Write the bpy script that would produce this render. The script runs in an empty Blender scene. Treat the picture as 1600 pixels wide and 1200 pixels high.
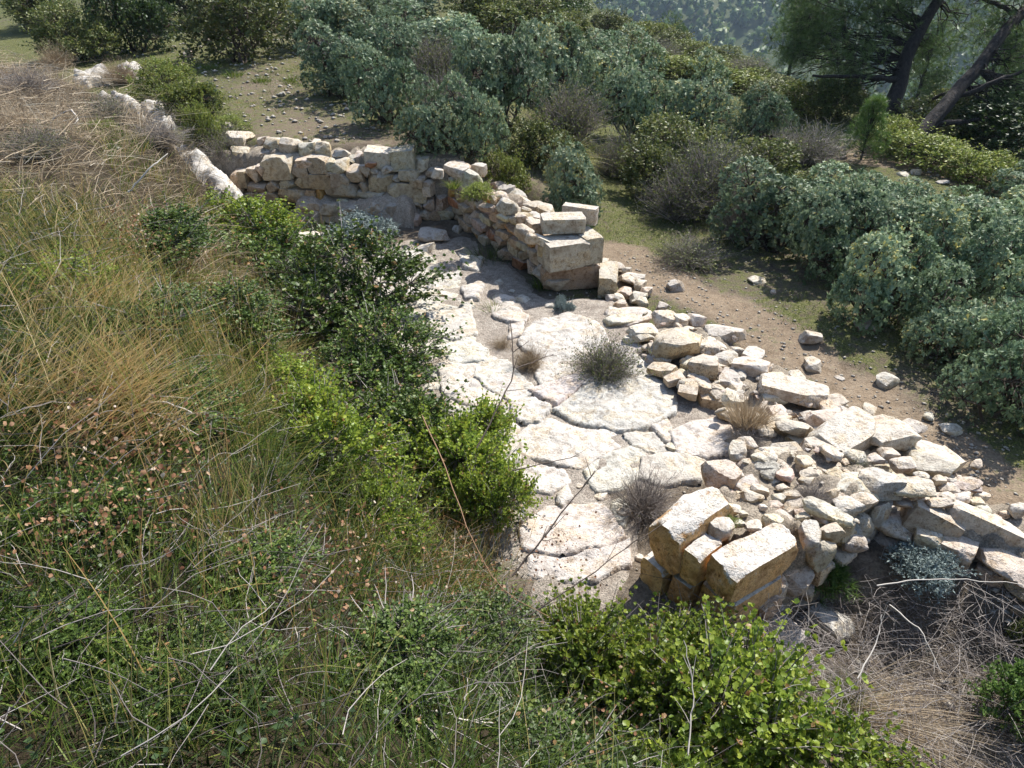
import bpy, bmesh, math, random
import numpy as np
from mathutils import Vector, Matrix, Euler, noise as mnoise

R_ = math.radians
scene = bpy.context.scene
COL = scene.collection

# ------------------------------------------------------------------ camera, sky, sun, exposure
CAM_H, CAM_PITCH, F_PX = 3.5, R_(33.0), 1109.0
cam_d = bpy.data.cameras.new('camera')
cam = bpy.data.objects.new('camera', cam_d); COL.objects.link(cam)
cam.location = (0, 0, CAM_H)
cam.rotation_euler = (R_(90) - CAM_PITCH, 0, 0)
cam_d.sensor_width = 36.0
cam_d.lens = 36.0 * F_PX / 1600.0
cam_d.clip_start = 0.05
cam_d.clip_end = 6000
scene.camera = cam

SUN_AZ, SUN_EL = R_(38), R_(51)          # azimuth measured from +Y towards +X
w = bpy.data.worlds.new('World'); scene.world = w; w.use_nodes = True
nt = w.node_tree
sky = nt.nodes.new('ShaderNodeTexSky'); sky.sky_type = 'NISHITA'
sky.sun_disc = False; sky.sun_elevation = SUN_EL; sky.sun_rotation = SUN_AZ
sky.air_density = 1.0; sky.dust_density = 1.0; sky.ozone_density = 1.0
bg = nt.nodes['Background']; bg.inputs['Strength'].default_value = 0.125
nt.links.new(sky.outputs[0], bg.inputs['Color'])
sd = bpy.data.lights.new('sun', 'SUN'); sd.energy = 4.8; sd.angle = R_(0.53); sd.color = (1.0, 0.955, 0.89)
sun = bpy.data.objects.new('sun', sd); COL.objects.link(sun)
sdir = Vector((math.sin(SUN_AZ) * math.cos(SUN_EL), math.cos(SUN_AZ) * math.cos(SUN_EL), math.sin(SUN_EL)))
sun.rotation_euler = (-sdir).to_track_quat('-Z', 'Y').to_euler()
sun.location = (6, 6, 12)
vs = scene.view_settings
vs.view_transform = 'Standard'; vs.look = 'None'; vs.gamma = 1.0; vs.use_curve_mapping = False
vs.exposure = 0.8
cy = scene.cycles
cy.max_bounces = 6; cy.diffuse_bounces = 3; cy.glossy_bounces = 2; cy.transmission_bounces = 4; cy.transparent_max_bounces = 4
cy.use_adaptive_sampling = True; cy.adaptive_threshold = 0.02

rng = np.random.default_rng(7)
random.seed(7)

# ------------------------------------------------------------------ projection helpers (pixel of the photograph -> point in the place)
cP, sP = math.cos(CAM_PITCH), math.sin(CAM_PITCH)
def ray(px, py):
    dx = (px - 800) / F_PX; dy = -(py - 600) / F_PX
    return np.array([dx, cP + dy * sP, -sP + dy * cP])
def at(px, py, z):
    d = ray(px, py); t = (z - CAM_H) / d[2]
    return np.array([d[0] * t, d[1] * t, z])
def at_depth(px, py, dep):
    d = ray(px, py); return np.array([0, 0, CAM_H]) + d * dep
def ppm(p):                                   # pixels per metre at a point
    return F_PX / (p[1] * cP - (p[2] - CAM_H) * sP)

def sm(a, b, x):
    t = np.clip((x - a) / (b - a), 0, 1); return t * t * (3 - 2 * t)

# ------------------------------------------------------------------ terrain
FOOT = np.array([(6.0, -2.2), (3.4, 0.1), (1.75, 1.25), (0.35, 2.35), (-1.0, 4.5), (-2.35, 7.0), (-3.45, 8.9), (-4.5, 10.3), (-6.2, 11.9), (-9, 13.6), (-16, 17), (-60, 40)])
def poly_dist(x, y, P):
    best = np.full(np.shape(x), 1e9); sgn = np.zeros(np.shape(x))
    for a, b in zip(P[:-1], P[1:]):
        ab = b - a; L2 = ab @ ab
        t = np.clip(((x - a[0]) * ab[0] + (y - a[1]) * ab[1]) / L2, 0, 1)
        dx = x - (a[0] + t * ab[0]); dy = y - (a[1] + t * ab[1])
        d = np.hypot(dx, dy)
        s = np.sign(ab[0] * (y - a[1]) - ab[1] * (x - a[0]))
        m = d < best
        best = np.where(m, d, best); sgn = np.where(m, s, sgn)
    return best * sgn          # positive on the left side of the direction of travel
FW0, FW1 = np.array([-4.6, 10.02]), np.array([-0.86, 9.62])      # foot of the far wall's inner face
EW1 = np.array([0.40, 7.42])                                     # east wall runs from FW1 to EW1
def vnoise(x, y, s, seed):
    # smooth value noise on arrays
    X = np.asarray(x) * s + seed * 17.3; Y = np.asarray(y) * s + seed * 5.7
    xi = np.floor(X).astype(np.int64); yi = np.floor(Y).astype(np.int64)
    fx = X - xi; fy = Y - yi; fx = fx * fx * (3 - 2 * fx); fy = fy * fy * (3 - 2 * fy)
    def h(a, b):
        n = (a * 374761393 + b * 668265263 + seed * 982451653) & 0x7fffffff
        n = ((n ^ (n >> 13)) * 1274126177) & 0x7fffffff
        return ((n ^ (n >> 16)) & 0xffff) / 65535.0
    return (h(xi, yi) * (1 - fx) + h(xi + 1, yi) * fx) * (1 - fy) + (h(xi, yi + 1) * (1 - fx) + h(xi + 1, yi + 1) * fx) * fy - 0.5
def terrain(x, y):
    x = np.asarray(x, float); y = np.asarray(y, float)
    z = np.zeros(np.broadcast(x, y).shape)
    # terrace held by the far wall
    beh = y - (FW0[1] + (x - FW0[0]) * (FW1[1] - FW0[1]) / (FW1[0] - FW0[0]))
    ter = sm(0.12, 0.5, beh) * (1 - sm(-1.3, 1.6, x - 0.12 * (y - 10)))
    z = z + ter * (0.86 + 0.035 * np.clip(y - 10, 0, 30))
    # hole outside the near wall
    z = z - 0.34 * sm(1.25, 2.0, x) * (1 - sm(2.9, 3.35, y + 0.25 * (x - 2.4))) * (1 - sm(3.6, 5.0, x))
    # ground dropping to the valley on the right and at the back
    s = (x - 10.5) * 0.93 + (y - 9) * 0.24
    z = z - 0.30 * np.clip(s, 0, 14) - 0.42 * np.clip(s - 14, 0, 170)
    s2 = y - 40
    z = z - 0.35 * np.clip(s2, 0, 1e9) * (1 - sm(300, 340, y)) - 0.35 * 290 * sm(300, 340, y)
    far = np.hypot(x - 0, y)
    z = np.maximum(z, -75 + 6 * vnoise(x, y, 0.012, 3))
    hill = -70 + 0.24 * np.clip(far - 230, 0, 260) + 0.10 * np.clip(far - 490, 0, 260)
    z = np.where(far > 200, np.maximum(z, hill + 26 * vnoise(x, y, 0.006, 5) * sm(200, 380, far) + 10 * vnoise(x, y, 0.02, 6) * sm(200, 300, far)), z)
    # bank on the left, where the photographer stands
    d = poly_dist(x, y, FOOT)
    ramp_w = 1.75 - 1.0 * sm(6.5, 9.0, y)
    zb = 1.72 * sm(-0.05, 1.0, d / ramp_w) + 0.17 * np.clip(d - 1.2, 0, 60) - 0.30 * sm(6.5, 8.5, y) * sm(0, .6, d) + 0.06 * np.clip(y - 8, 0, 14) * sm(0, 1.5, d)
    zb = np.minimum(zb, 9.0)
    z = np.where(d > -0.05, np.maximum(z, zb * (1 - sm(60, 200, far))), z)
    near = 1 - sm(25, 60, far)
    z = z + near * (0.10 * vnoise(x, y, 0.8, 1) * sm(0.3, 1.5, np.abs(d)) + 0.035 * vnoise(x, y, 3.1, 2) + 0.018 * vnoise(x, y, 8.3, 4))
    return z
def tz(x, y): return float(terrain(np.array([x]), np.array([y]))[0])
def hit(px, py, off=0.0):
    d = ray(px, py)
    t = np.concatenate([np.arange(0.8, 40, 0.02), np.arange(40, 1500, 0.5)])
    X = d[0] * t; Y = d[1] * t; Z = CAM_H + d[2] * t
    below = Z < terrain(X, Y) + off
    i = int(np.argmax(below)) if below.any() else len(t) - 1
    return np.array([X[i], Y[i], Z[i]])

# ------------------------------------------------------------------ mesh helpers
class Acc:
    def __init__(s): s.v = []; s.f = {3: [], 4: []}; s.t = []; s.n = 0
    def add(s, V, F, tint=0.5):
        V = np.asarray(V, float).reshape(-1, 3); F = np.asarray(F, np.int64)
        if len(V) == 0: return
        s.v.append(V); s.f[F.shape[1]].append(F + s.n)
        s.t.append(np.broadcast_to(np.asarray(tint, float), (len(V),)).copy()); s.n += len(V)
    def mesh(s, name, smooth=False):
        V = np.concatenate(s.v); T = np.concatenate(s.t)
        fs = [np.concatenate(s.f[k]) for k in (3, 4) if s.f[k]]
        me = bpy.data.meshes.new(name)
        me.vertices.add(len(V)); me.vertices.foreach_set('co', V.astype(np.float32).ravel())
        li = np.concatenate([f.ravel() for f in fs]); sizes = np.concatenate([np.full(len(f), f.shape[1]) for f in fs])
        st = np.concatenate([[0], np.cumsum(sizes)[:-1]])
        me.loops.add(len(li)); me.loops.foreach_set('vertex_index', li.astype(np.int32))
        me.polygons.add(len(sizes)); me.polygons.foreach_set('loop_start', st.astype(np.int32))
        if smooth: me.polygons.foreach_set('use_smooth', np.ones(len(sizes), bool))
        me.update(calc_edges=True)
        a = me.attributes.new('tint', 'FLOAT', 'POINT'); a.data.foreach_set('value', T.astype(np.float32))
        return me

def link(name, me, mat=None, parent=None, loc=None, rot=None, scale=None):
    o = bpy.data.objects.new(name, me); COL.objects.link(o)
    if mat is not None and not me.materials: me.materials.append(mat)
    if parent is not None: o.parent = parent
    if loc is not None: o.location = [float(c) for c in loc]
    if rot is not None: o.rotation_euler = rot
    if scale is not None: o.scale = [float(c) for c in scale] if hasattr(scale, '__len__') else (scale,) * 3
    return o
def empty(name, loc=(0, 0, 0), rotz=0.0):
    o = bpy.data.objects.new(name, None); COL.objects.link(o)
    o.location = [float(c) for c in loc]; o.rotation_euler = (0, 0, rotz); o.empty_display_size = 0.1
    return o
def tag(o, label, cat, group=None):
    o['label'] = label; o['category'] = cat
    if group: o['group'] = group
    return o
def struct(o): o['kind'] = 'structure'; return o
def stuff(o, label, cat): o['kind'] = 'stuff'; o['label'] = label; o['category'] = cat; return o

def unit(a):
    a = np.asarray(a, float); return a / np.maximum(np.linalg.norm(a, axis=-1, keepdims=True), 1e-9)
def rand_dirs(n, r=rng): return unit(r.normal(size=(n, 3)))

def place(TV, TF, pos, axis, nrm, scale, tint, acc):
    """copies of a leaf template: local x = side, y = along the leaf, z = normal"""
    pos = np.asarray(pos); n = len(pos)
    if n == 0: return
    y = unit(axis); x = unit(np.cross(y, nrm)); z = np.cross(x, y)
    s = np.broadcast_to(np.asarray(scale, float), (n,))[:, None, None]
    V = (TV[None, :, 0:1] * x[:, None] + TV[None, :, 1:2] * y[:, None] + TV[None, :, 2:3] * z[:, None]) * s + pos[:, None]
    k = len(TV)
    F = (TF[None] + (np.arange(n) * k)[:, None, None]).reshape(-1, TF.shape[1])
    t = np.repeat(np.broadcast_to(np.asarray(tint, float), (n,)), k)
    acc.add(V.reshape(-1, 3), F, t)

def ribbons(acc, P0, D, L, W, bend, seg, tint, r=rng, tipw=0.08):
    n = len(P0)
    if n == 0: return
    D = unit(D); L = np.broadcast_to(np.asarray(L, float), (n,)); W = np.broadcast_to(np.asarray(W, float), (n,))
    side = unit(np.cross(D, rand_dirs(n, r)))
    ts = np.linspace(0, 1, seg + 1)
    C = P0[:, None] + D[:, None] * (L[:, None] * ts)[..., None] + bend[:, None] * (L[:, None] * ts ** 2)[..., None]
    wd = W[:, None] * ((1 - ts ** 1.6) * (1 - tipw) + tipw)
    A = C - side[:, None] * wd[..., None] * 0.5; B = C + side[:, None] * wd[..., None] * 0.5
    V = np.stack([A, B], 2).reshape(n, -1, 3)
    k = 2 * (seg + 1)
    f = np.array([[2 * i, 2 * i + 1, 2 * i + 3, 2 * i + 2] for i in range(seg)])
    F = (f[None] + (np.arange(n) * k)[:, None, None]).reshape(-1, 4)
    acc.add(V.reshape(-1, 3), F, np.repeat(np.broadcast_to(np.asarray(tint, float), (n,)), k))

def tubes(acc, C, rad, tint, sides=4):
    """C: (n, m, 3) polylines, rad: (n, m)"""
    C = np.asarray(C, float); n, m, _ = C.shape
    if n == 0: return
    rad = np.broadcast_to(np.asarray(rad, float), (n, m))
    T = np.gradient(C, axis=1); T = unit(T)
    ref = np.where(np.abs(T[:, :1, 2:3]) > 0.9, np.array([[[1., 0, 0]]]), np.array([[[0, 0, 1.]]]))
    X = unit(np.cross(T, np.broadcast_to(ref, T.shape))); Y = np.cross(T, X)
    a = np.arange(sides) * 2 * math.pi / sides
    V = C[:, :, None] + (X[:, :, None] * np.cos(a)[None, None, :, None] + Y[:, :, None] * np.sin(a)[None, None, :, None]) * rad[:, :, None, None]
    f = []
    for i in range(m - 1):
        for j in range(sides):
            j2 = (j + 1) % sides
            f.append([i * sides + j, i * sides + j2, (i + 1) * sides + j2, (i + 1) * sides + j])
    f = np.array(f); k = m * sides
    F = (f[None] + (np.arange(n) * k)[:, None, None]).reshape(-1, 4)
    acc.add(V.reshape(-1, 3), F, np.repeat(np.broadcast_to(np.asarray(tint, float), (n,)), k))

def curve(p0, d, L, droop, m, r, wob=0.06):
    """n polylines with m points, start p0, direction d, bending by droop"""
    n = len(p0); ts = np.linspace(0, 1, m)
    C = p0[:, None] + unit(d)[:, None] * (np.asarray(L)[:, None] * ts)[..., None] + droop[:, None] * (np.asarray(L)[:, None] * ts ** 2)[..., None]
    J = r.normal(size=(n, m, 3)) * wob * np.asarray(L)[:, None, None] / m * 2; J[:, 0] = 0
    return C + np.cumsum(J, 1) * 0.5

# ------------------------------------------------------------------ materials
def new_mat(name):
    m = bpy.data.materials.new(name); m.use_nodes = True
    n = m.node_tree; b = n.nodes['Principled BSDF']
    return m, n, b
def N(nt, t, **kw):
    n = nt.nodes.new(t)
    for k, v in kw.items(): setattr(n, k, v)
    return n
def ramp(nt, fac, stops):
    r = N(nt, 'ShaderNodeValToRGB'); e = r.color_ramp.elements
    while len(e) < len(stops): e.new(0.5)
    for el, (p, c) in zip(e, stops): el.position = p; el.color = (*c, 1) if len(c) == 3 else c
    nt.links.new(fac, r.inputs[0]); return r.outputs[0]
def noise_tex(nt, vec, scale, detail=4, rough=0.6, dist=0.0):
    n = N(nt, 'ShaderNodeTexNoise'); n.inputs['Scale'].default_value = scale; n.inputs['Detail'].default_value = detail
    n.inputs['Roughness'].default_value = rough; n.inputs['Distortion'].default_value = dist
    nt.links.new(vec, n.inputs['Vector']); return n.outputs[0]
def mix(nt, fac, a, b, mode='MIX'):
    n = N(nt, 'ShaderNodeMix', data_type='RGBA', blend_type=mode)
    for s, v in ((n.inputs[0], fac), (n.inputs[6], a), (n.inputs[7], b)):
        if isinstance(v, (int, float)): s.default_value = v
        elif isinstance(v, tuple): s.default_value = (*v, 1)
        else: nt.links.new(v, s)
    return n.outputs[2]
def math_n(nt, op, a, b=0.0, clamp=False):
    n = N(nt, 'ShaderNodeMath', operation=op, use_clamp=clamp)
    for s, v in ((n.inputs[0], a), (n.inputs[1], b)):
        if isinstance(v, (int, float)): s.default_value = v
        else: nt.links.new(v, s)
    return n.outputs[0]
def bump(nt, b, h, strength, dist):
    n = N(nt, 'ShaderNodeBump'); n.inputs['Strength'].default_value = strength; n.inputs['Distance'].default_value = dist
    nt.links.new(h, n.inputs['Height'])
    nt.links.new(n.outputs[0], b.inputs['Normal']); return n

def leaf_mat(name, stops, rough=0.5, trans=0.3, spec=0.4, var=0.25):
    m, n, b = new_mat(name)
    at_ = N(n, 'ShaderNodeAttribute', attribute_name='tint')
    oi = N(n, 'ShaderNodeObjectInfo')
    c = ramp(n, at_.outputs['Fac'], stops)
    hs = N(n, 'ShaderNodeHueSaturation'); n.links.new(c, hs.inputs['Color'])
    mr = N(n, 'ShaderNodeMapRange'); n.links.new(oi.outputs['Random'], mr.inputs[0]); mr.inputs[3].default_value = 1 - var; mr.inputs[4].default_value = 1 + var
    n.links.new(mr.outputs[0], hs.inputs['Value'])
    n.links.new(hs.outputs[0], b.inputs['Base Color'])
    b.inputs['Roughness'].default_value = rough; b.inputs['Specular IOR Level'].default_value = spec
    tr = N(n, 'ShaderNodeBsdfTranslucent'); n.links.new(hs.outputs[0], tr.inputs['Color'])
    ms = N(n, 'ShaderNodeMixShader'); ms.inputs[0].default_value = trans
    n.links.new(b.outputs[0], ms.inputs[1]); n.links.new(tr.outputs[0], ms.inputs[2])
    n.links.new(ms.outputs[0], n.nodes['Material Output'].inputs['Surface'])
    return m
M = {}
M['greygreen'] = leaf_mat('grey_green_leaf', [(0, (0.06, 0.10, 0.05)), (0.45, (0.155, 0.225, 0.12)), (0.82, (0.29, 0.365, 0.22)), (0.93, (0.34, 0.38, 0.22)), (1, (0.42, 0.38, 0.12))], 0.5, 0.28, 0.3, 0.25)
M['olive'] = leaf_mat('olive_leaf', [(0, (0.05, 0.075, 0.02)), (0.5, (0.12, 0.15, 0.04)), (1, (0.24, 0.24, 0.08))], 0.5, 0.3, 0.35)
M['yellowgreen'] = leaf_mat('yellow_green_leaf', [(0, (0.09, 0.13, 0.025)), (0.5, (0.19, 0.24, 0.05)), (1, (0.34, 0.34, 0.09))], 0.5, 0.35, 0.3)
M['oakdark'] = leaf_mat('kermes_oak_old_leaf', [(0, (0.035, 0.065, 0.014)), (0.6, (0.09, 0.145, 0.03)), (0.92, (0.19, 0.24, 0.05)), (1, (0.34, 0.2, 0.09))], 0.45, 0.28, 0.28, 0.2)
M['oak'] = leaf_mat('kermes_oak_leaf', [(0, (0.06, 0.105, 0.018)), (0.4, (0.15, 0.225, 0.032)), (0.88, (0.34, 0.39, 0.055)), (0.93, (0.26, 0.12, 0.04)), (1, (0.36, 0.24, 0.12))], 0.4, 0.45, 0.35, 0.3)
M['silver'] = leaf_mat('silver_leaf', [(0, (0.09, 0.125, 0.12)), (1, (0.24, 0.29, 0.275))], 0.6, 0.2, 0.2)
M['darkgreen'] = leaf_mat('dark_green_leaf', [(0, (0.02, 0.04, 0.012)), (0.6, (0.05, 0.085, 0.025)), (1, (0.1, 0.14, 0.04))], 0.5, 0.25, 0.35)
M['needle'] = leaf_mat('pine_needle', [(0, (0.05, 0.085, 0.028)), (0.6, (0.095, 0.155, 0.05)), (1, (0.17, 0.22, 0.07))], 0.5, 0.4, 0.3, 0.1)
M['freshneedle'] = leaf_mat('fresh_pine_needle', [(0, (0.05, 0.10, 0.02)), (0.6, (0.11, 0.19, 0.045)), (1, (0.22, 0.29, 0.09))], 0.45, 0.35, 0.3, 0.1)
M['grass'] = leaf_mat('grass_blade', [(0, (0.018, 0.03, 0.007)), (0.3, (0.07, 0.115, 0.018)), (0.5, (0.16, 0.22, 0.035)), (0.7, (0.34, 0.29, 0.10)), (0.85, (0.46, 0.29, 0.11)), (1, (0.56, 0.45, 0.25))], 0.5, 0.35, 0.3, 0.0)
M['straw'] = leaf_mat('dry_straw', [(0, (0.17, 0.12, 0.075)), (0.5, (0.40, 0.31, 0.20)), (0.8, (0.52, 0.42, 0.29)), (1, (0.62, 0.55, 0.43))], 0.6, 0.25, 0.25, 0.0)
M['twig'] = leaf_mat('grey_twig', [(0, (0.06, 0.05, 0.045)), (0.5, (0.19, 0.165, 0.15)), (1, (0.42, 0.38, 0.34))], 0.75, 0.0, 0.2, 0.1)
M['darktwig'] = leaf_mat('dark_twig', [(0, (0.03, 0.025, 0.02)), (1, (0.13, 0.10, 0.08))], 0.8, 0.0, 0.2, 0.1)
M['bleached'] = leaf_mat('bleached_stem', [(0, (0.34, 0.30, 0.25)), (1, (0.58, 0.53, 0.46))], 0.6, 0.0, 0.3, 0.0)
M['deadleaf'] = leaf_mat('dead_leaf', [(0, (0.14, 0.06, 0.03)), (0.5, (0.30, 0.15, 0.075)), (0.85, (0.42, 0.28, 0.17)), (1, (0.6, 0.5, 0.4))], 0.6, 0.3, 0.3, 0.0)
M['seed'] = leaf_mat('seed_head', [(0, (0.3, 0.15, 0.05)), (1, (0.42, 0.24, 0.08))], 0.5, 0.1, 0.4, 0.0)

def stone_mat(name, top_grey=0.75, speck=0.5, edge=1.1):
    """limestone; obj.color gives the stone's own body colour; grey lichen grows on faces that look up"""
    m, n, b = new_mat(name)
    geo = N(n, 'ShaderNodeNewGeometry'); oi = N(n, 'ShaderNodeObjectInfo')
    off = N(n, 'ShaderNodeVectorMath', operation='ADD')
    n.links.new(geo.outputs['Position'], off.inputs[0])
    cmb = N(n, 'ShaderNodeCombineXYZ')
    mu = math_n(n, 'MULTIPLY', oi.outputs['Random'], 37.0)
    n.links.new(mu, cmb.inputs[0]); n.links.new(mu, cmb.inputs[2]); n.links.new(cmb.outputs[0], off.inputs[1])
    P = off.outputs[0]
    big = noise_tex(n, P, 5.5, 3, 0.65); mid = noise_tex(n, P, 19, 4, 0.7); fine = noise_tex(n, P, 75, 2, 0.7)
    var = ramp(n, big, [(0.28, (0.55, 0.47, 0.40)), (0.5, (1, 0.98, 0.95)), (0.75, (1.2, 1.2, 1.18))])
    body = mix(n, 1.0, oi.outputs['Color'], var, 'MULTIPLY')
    st = ramp(n, mid, [(0.34, (0.45, 0.36, 0.27)), (0.5, (1, 1, 1))])
    body = mix(n, 0.75, body, st, 'MULTIPLY')
    # pale weathered crust and dark lichen specks on the upper faces
    sep = N(n, 'ShaderNodeSeparateXYZ'); n.links.new(geo.outputs['Normal'], sep.inputs[0])
    up = math_n(n, 'ADD', sep.outputs[2], math_n(n, 'MULTIPLY', math_n(n, 'SUBTRACT', mid, 0.5), edge))
    upm = N(n, 'ShaderNodeMapRange'); n.links.new(up, upm.inputs[0]); upm.inputs[1].default_value = 0.35; upm.inputs[2].default_value = 0.75
    crust = ramp(n, mid, [(0.3, (0.30, 0.285, 0.26)), (0.45, (0.50, 0.475, 0.43)), (0.65, (0.61, 0.585, 0.54))])
    col = mix(n, math_n(n, 'MULTIPLY', upm.outputs[0], top_grey), body, crust)
    sp = ramp(n, fine, [(0.34, (0.25, 0.24, 0.22)), (0.48, (1, 1, 1))])
    pit = N(n, 'ShaderNodeMapRange'); n.links.new(big, pit.inputs[0]); pit.inputs[1].default_value = 0.38; pit.inputs[2].default_value = 0.62; pit.inputs[3].default_value = 0.12
    col = mix(n, math_n(n, 'MULTIPLY', pit.outputs[0], speck), col, sp, 'MULTIPLY')
    och = ramp(n, big, [(0.5, (1, 1, 1)), (0.62, (0.86, 0.70, 0.48)), (0.7, (1, 1, 1))]); col = mix(n, 0.55, col, och, 'MULTIPLY')
    n.links.new(col, b.inputs['Base Color'])
    b.inputs['Roughness'].default_value = 0.92; b.inputs['Specular IOR Level'].default_value = 0.15
    h = math_n(n, 'ADD', math_n(n, 'MULTIPLY', mid, 0.7), math_n(n, 'MULTIPLY', fine, 0.35))
    bump(n, b, h, 0.75, 0.035)
    return m
M['stone'] = stone_mat('limestone', 0.5, 0.8)
M['ashlar'] = stone_mat('ashlar_limestone', 0.95, 0.85, 2.4)
M['flag'] = stone_mat('flagstone', 0.45, 0.6)

def ground_mat():
    m, n, b = new_mat('hillside_ground')
    geo = N(n, 'ShaderNodeNewGeometry'); P = geo.outputs['Position']
    gr = N(n, 'ShaderNodeAttribute', attribute_name='green'); pa = N(n, 'ShaderNodeAttribute', attribute_name='path'); fa = N(n, 'ShaderNodeAttribute', attribute_name='far')
    mid = noise_tex(n, P, 9, 5, 0.72); fine = noise_tex(n, P, 60, 3, 0.75)
    soil = ramp(n, mid, [(0.25, (0.06, 0.048, 0.036)), (0.5, (0.14, 0.115, 0.088)), (0.75, (0.24, 0.205, 0.16))])
    pth = ramp(n, mid, [(0.25, (0.14, 0.105, 0.07)), (0.5, (0.22, 0.17, 0.12)), (0.8, (0.31, 0.255, 0.19))])
    hu = N(n, 'ShaderNodeAttribute', attribute_name='humus_and_shade')
    hum = ramp(n, mid, [(0.3, (0.02, 0.016, 0.010)), (0.7, (0.055, 0.042, 0.027))])  # dark bank soil, colour deepened to stand in for shade under dense grass
    soil = mix(n, hu.outputs['Fac'], soil, hum)
    col = mix(n, pa.outputs['Fac'], soil, pth)
    grass = ramp(n, fine, [(0.3, (0.05, 0.055, 0.022)), (0.5, (0.09, 0.10, 0.036)), (0.7, (0.17, 0.16, 0.075))])
    gm = math_n(n, 'ADD', gr.outputs['Fac'], math_n(n, 'MULTIPLY', math_n(n, 'SUBTRACT', mid, 0.5), 2.2))
    gmr = N(n, 'ShaderNodeMapRange'); n.links.new(gm, gmr.inputs[0]); gmr.inputs[1].default_value = 0.35; gmr.inputs[2].default_value = 0.75
    col = mix(n, gmr.outputs[0], col, grass)
    sp = ramp(n, fine, [(0.3, (0.5, 0.45, 0.4)), (0.5, (1, 1, 1)), (0.68, (1.5, 1.45, 1.35))])
    col = mix(n, 0.7, col, sp, 'MULTIPLY')
    fb = noise_tex(n, P, 0.03, 8, 0.65)
    fcol = ramp(n, fb, [(0.35, (0.03, 0.045, 0.018)), (0.55, (0.06, 0.075, 0.03)), (0.68, (0.13, 0.125, 0.065)), (0.8, (0.26, 0.22, 0.14))])
    col = mix(n, fa.outputs['Fac'], col, fcol)
    n.links.new(col, b.inputs['Base Color']); b.inputs['Roughness'].default_value = 0.95; b.inputs['Specular IOR Level'].default_value = 0.1
    h = math_n(n, 'ADD', math_n(n, 'MULTIPLY', mid, 0.6), math_n(n, 'MULTIPLY', fine, 0.45))
    bump(n, b, h, 0.8, 0.04)
    return m
M['ground'] = ground_mat()
def earth_mat(name, a, c):
    m, n, b = new_mat(name)
    geo = N(n, 'ShaderNodeNewGeometry'); P = geo.outputs['Position']
    mid = noise_tex(n, P, 14, 4, 0.72); fine = noise_tex(n, P, 90, 3, 0.75)
    col = ramp(n, mid, [(0.28, a), (0.7, c)])
    sp = ramp(n, fine, [(0.3, (0.4, 0.38, 0.35)), (0.5, (1, 1, 1)), (0.66, (1.7, 1.65, 1.6))])
    col = mix(n, 0.85, col, sp, 'MULTIPLY')
    n.links.new(col, b.inputs['Base Color']); b.inputs['Roughness'].default_value = 0.95; b.inputs['Specular IOR Level'].default_value = 0.1
    bump(n, b, math_n(n, 'ADD', math_n(n, 'MULTIPLY', mid, 0.6), math_n(n, 'MULTIPLY', fine, 0.5)), 0.9, 0.04)
    return m
M['earth'] = earth_mat('rubble_earth', (0.17, 0.14, 0.105), (0.40, 0.35, 0.28))
M['litter'] = earth_mat('joint_litter', (0.20, 0.165, 0.135), (0.44, 0.395, 0.335))
M['render'] = earth_mat('old_wall_plaster', (0.36, 0.29, 0.22), (0.54, 0.46, 0.37))
def bark_mat():
    m, n, b = new_mat('pine_bark')
    tc = N(n, 'ShaderNodeNewGeometry'); mp = N(n, 'ShaderNodeMapping'); mp.inputs['Scale'].default_value = (9, 9, 3)
    n.links.new(tc.outputs['Position'], mp.inputs['Vector'])
    h = noise_tex(n, mp.outputs[0], 2.2, 5, 0.7)
    col = ramp(n, h, [(0.35, (0.012, 0.010, 0.008)), (0.6, (0.035, 0.028, 0.024)), (0.8, (0.07, 0.06, 0.053))])
    n.links.new(col, b.inputs['Base Color']); b.inputs['Roughness'].default_value = 0.95
    bump(n, b, h, 0.9, 0.03); return m
M['bark'] = bark_mat()

# ------------------------------------------------------------------ ground sheet
def axis_pts(lo, hi, step, far, grow=1.13):
    c = np.arange(lo, hi + step, step); out = []
    s, x = step, c[-1]
    while x < far[1]: s *= grow; x += s; out.append(x)
    outl = []; s, x = step, c[0]
    while x > far[0]: s *= grow; x -= s; outl.append(x)
    return np.concatenate([outl[::-1], c, out])
xs = axis_pts(-8.5, 9.5, 0.1, (-640, 640)); ys = axis_pts(0.4, 15.5, 0.1, (-60, 650))
GX, GY = np.meshgrid(xs, ys)
GZ = terrain(GX, GY)
HAZE_TOP = float(GZ.max()) + 6
PATHS = [np.array([(6.5, 0.8), (4.6, 2.7), (3.72, 4.0), (3.05, 5.3), (2.35, 6.6), (1.75, 7.7), (1.3, 8.4)]),
         np.array([(-2.0, 10.9), (-3.4, 11.3), (-4.2, 13.0), (-4.9, 16.0), (-5.6, 20.0), (-7, 26)]),
         np.array([(5.2, 13.8), (6.4, 13.0), (7.4, 12.0), (8.7, 10.6), (11, 8.6), (14, 6.6)])]
pathm = np.zeros_like(GX); pw = (0.32, 0.6, 0.6); pk = (1.0, 0.35, 0.9)
for P, w_, k_ in zip(PATHS, pw, pk):
    pathm = np.maximum(pathm, k_ - k_ * sm(w_ * 0.55, w_ * 1.5, np.abs(poly_dist(GX, GY, P)) + 0.5 * vnoise(GX, GY, 1.9, 8)))
green = 0.55 + 0.5 * vnoise(GX, GY, 0.9, 9) - 0.6 * pathm + 0.22 * sm(10.2, 10.8, GY) + 0.15 * sm(1.0, 2.5, GX)
dF = poly_dist(GX, GY, FOOT)
inroom = (dF < 0.1) & (GY < 9.7) & (poly_dist(GX, GY, np.array([FW1, EW1, (2.6, 4.4), (2.9, 2.6)])) < 0)
green = np.where(inroom, 0.1, green)
green = np.where(dF > 0.1, 0.15, green); humus_and_shade = sm(-.1, .3, dF)
green = np.where((GX > 1.2) & (GX < 4) & (GY < 3.2), 0.12, green)
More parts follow.
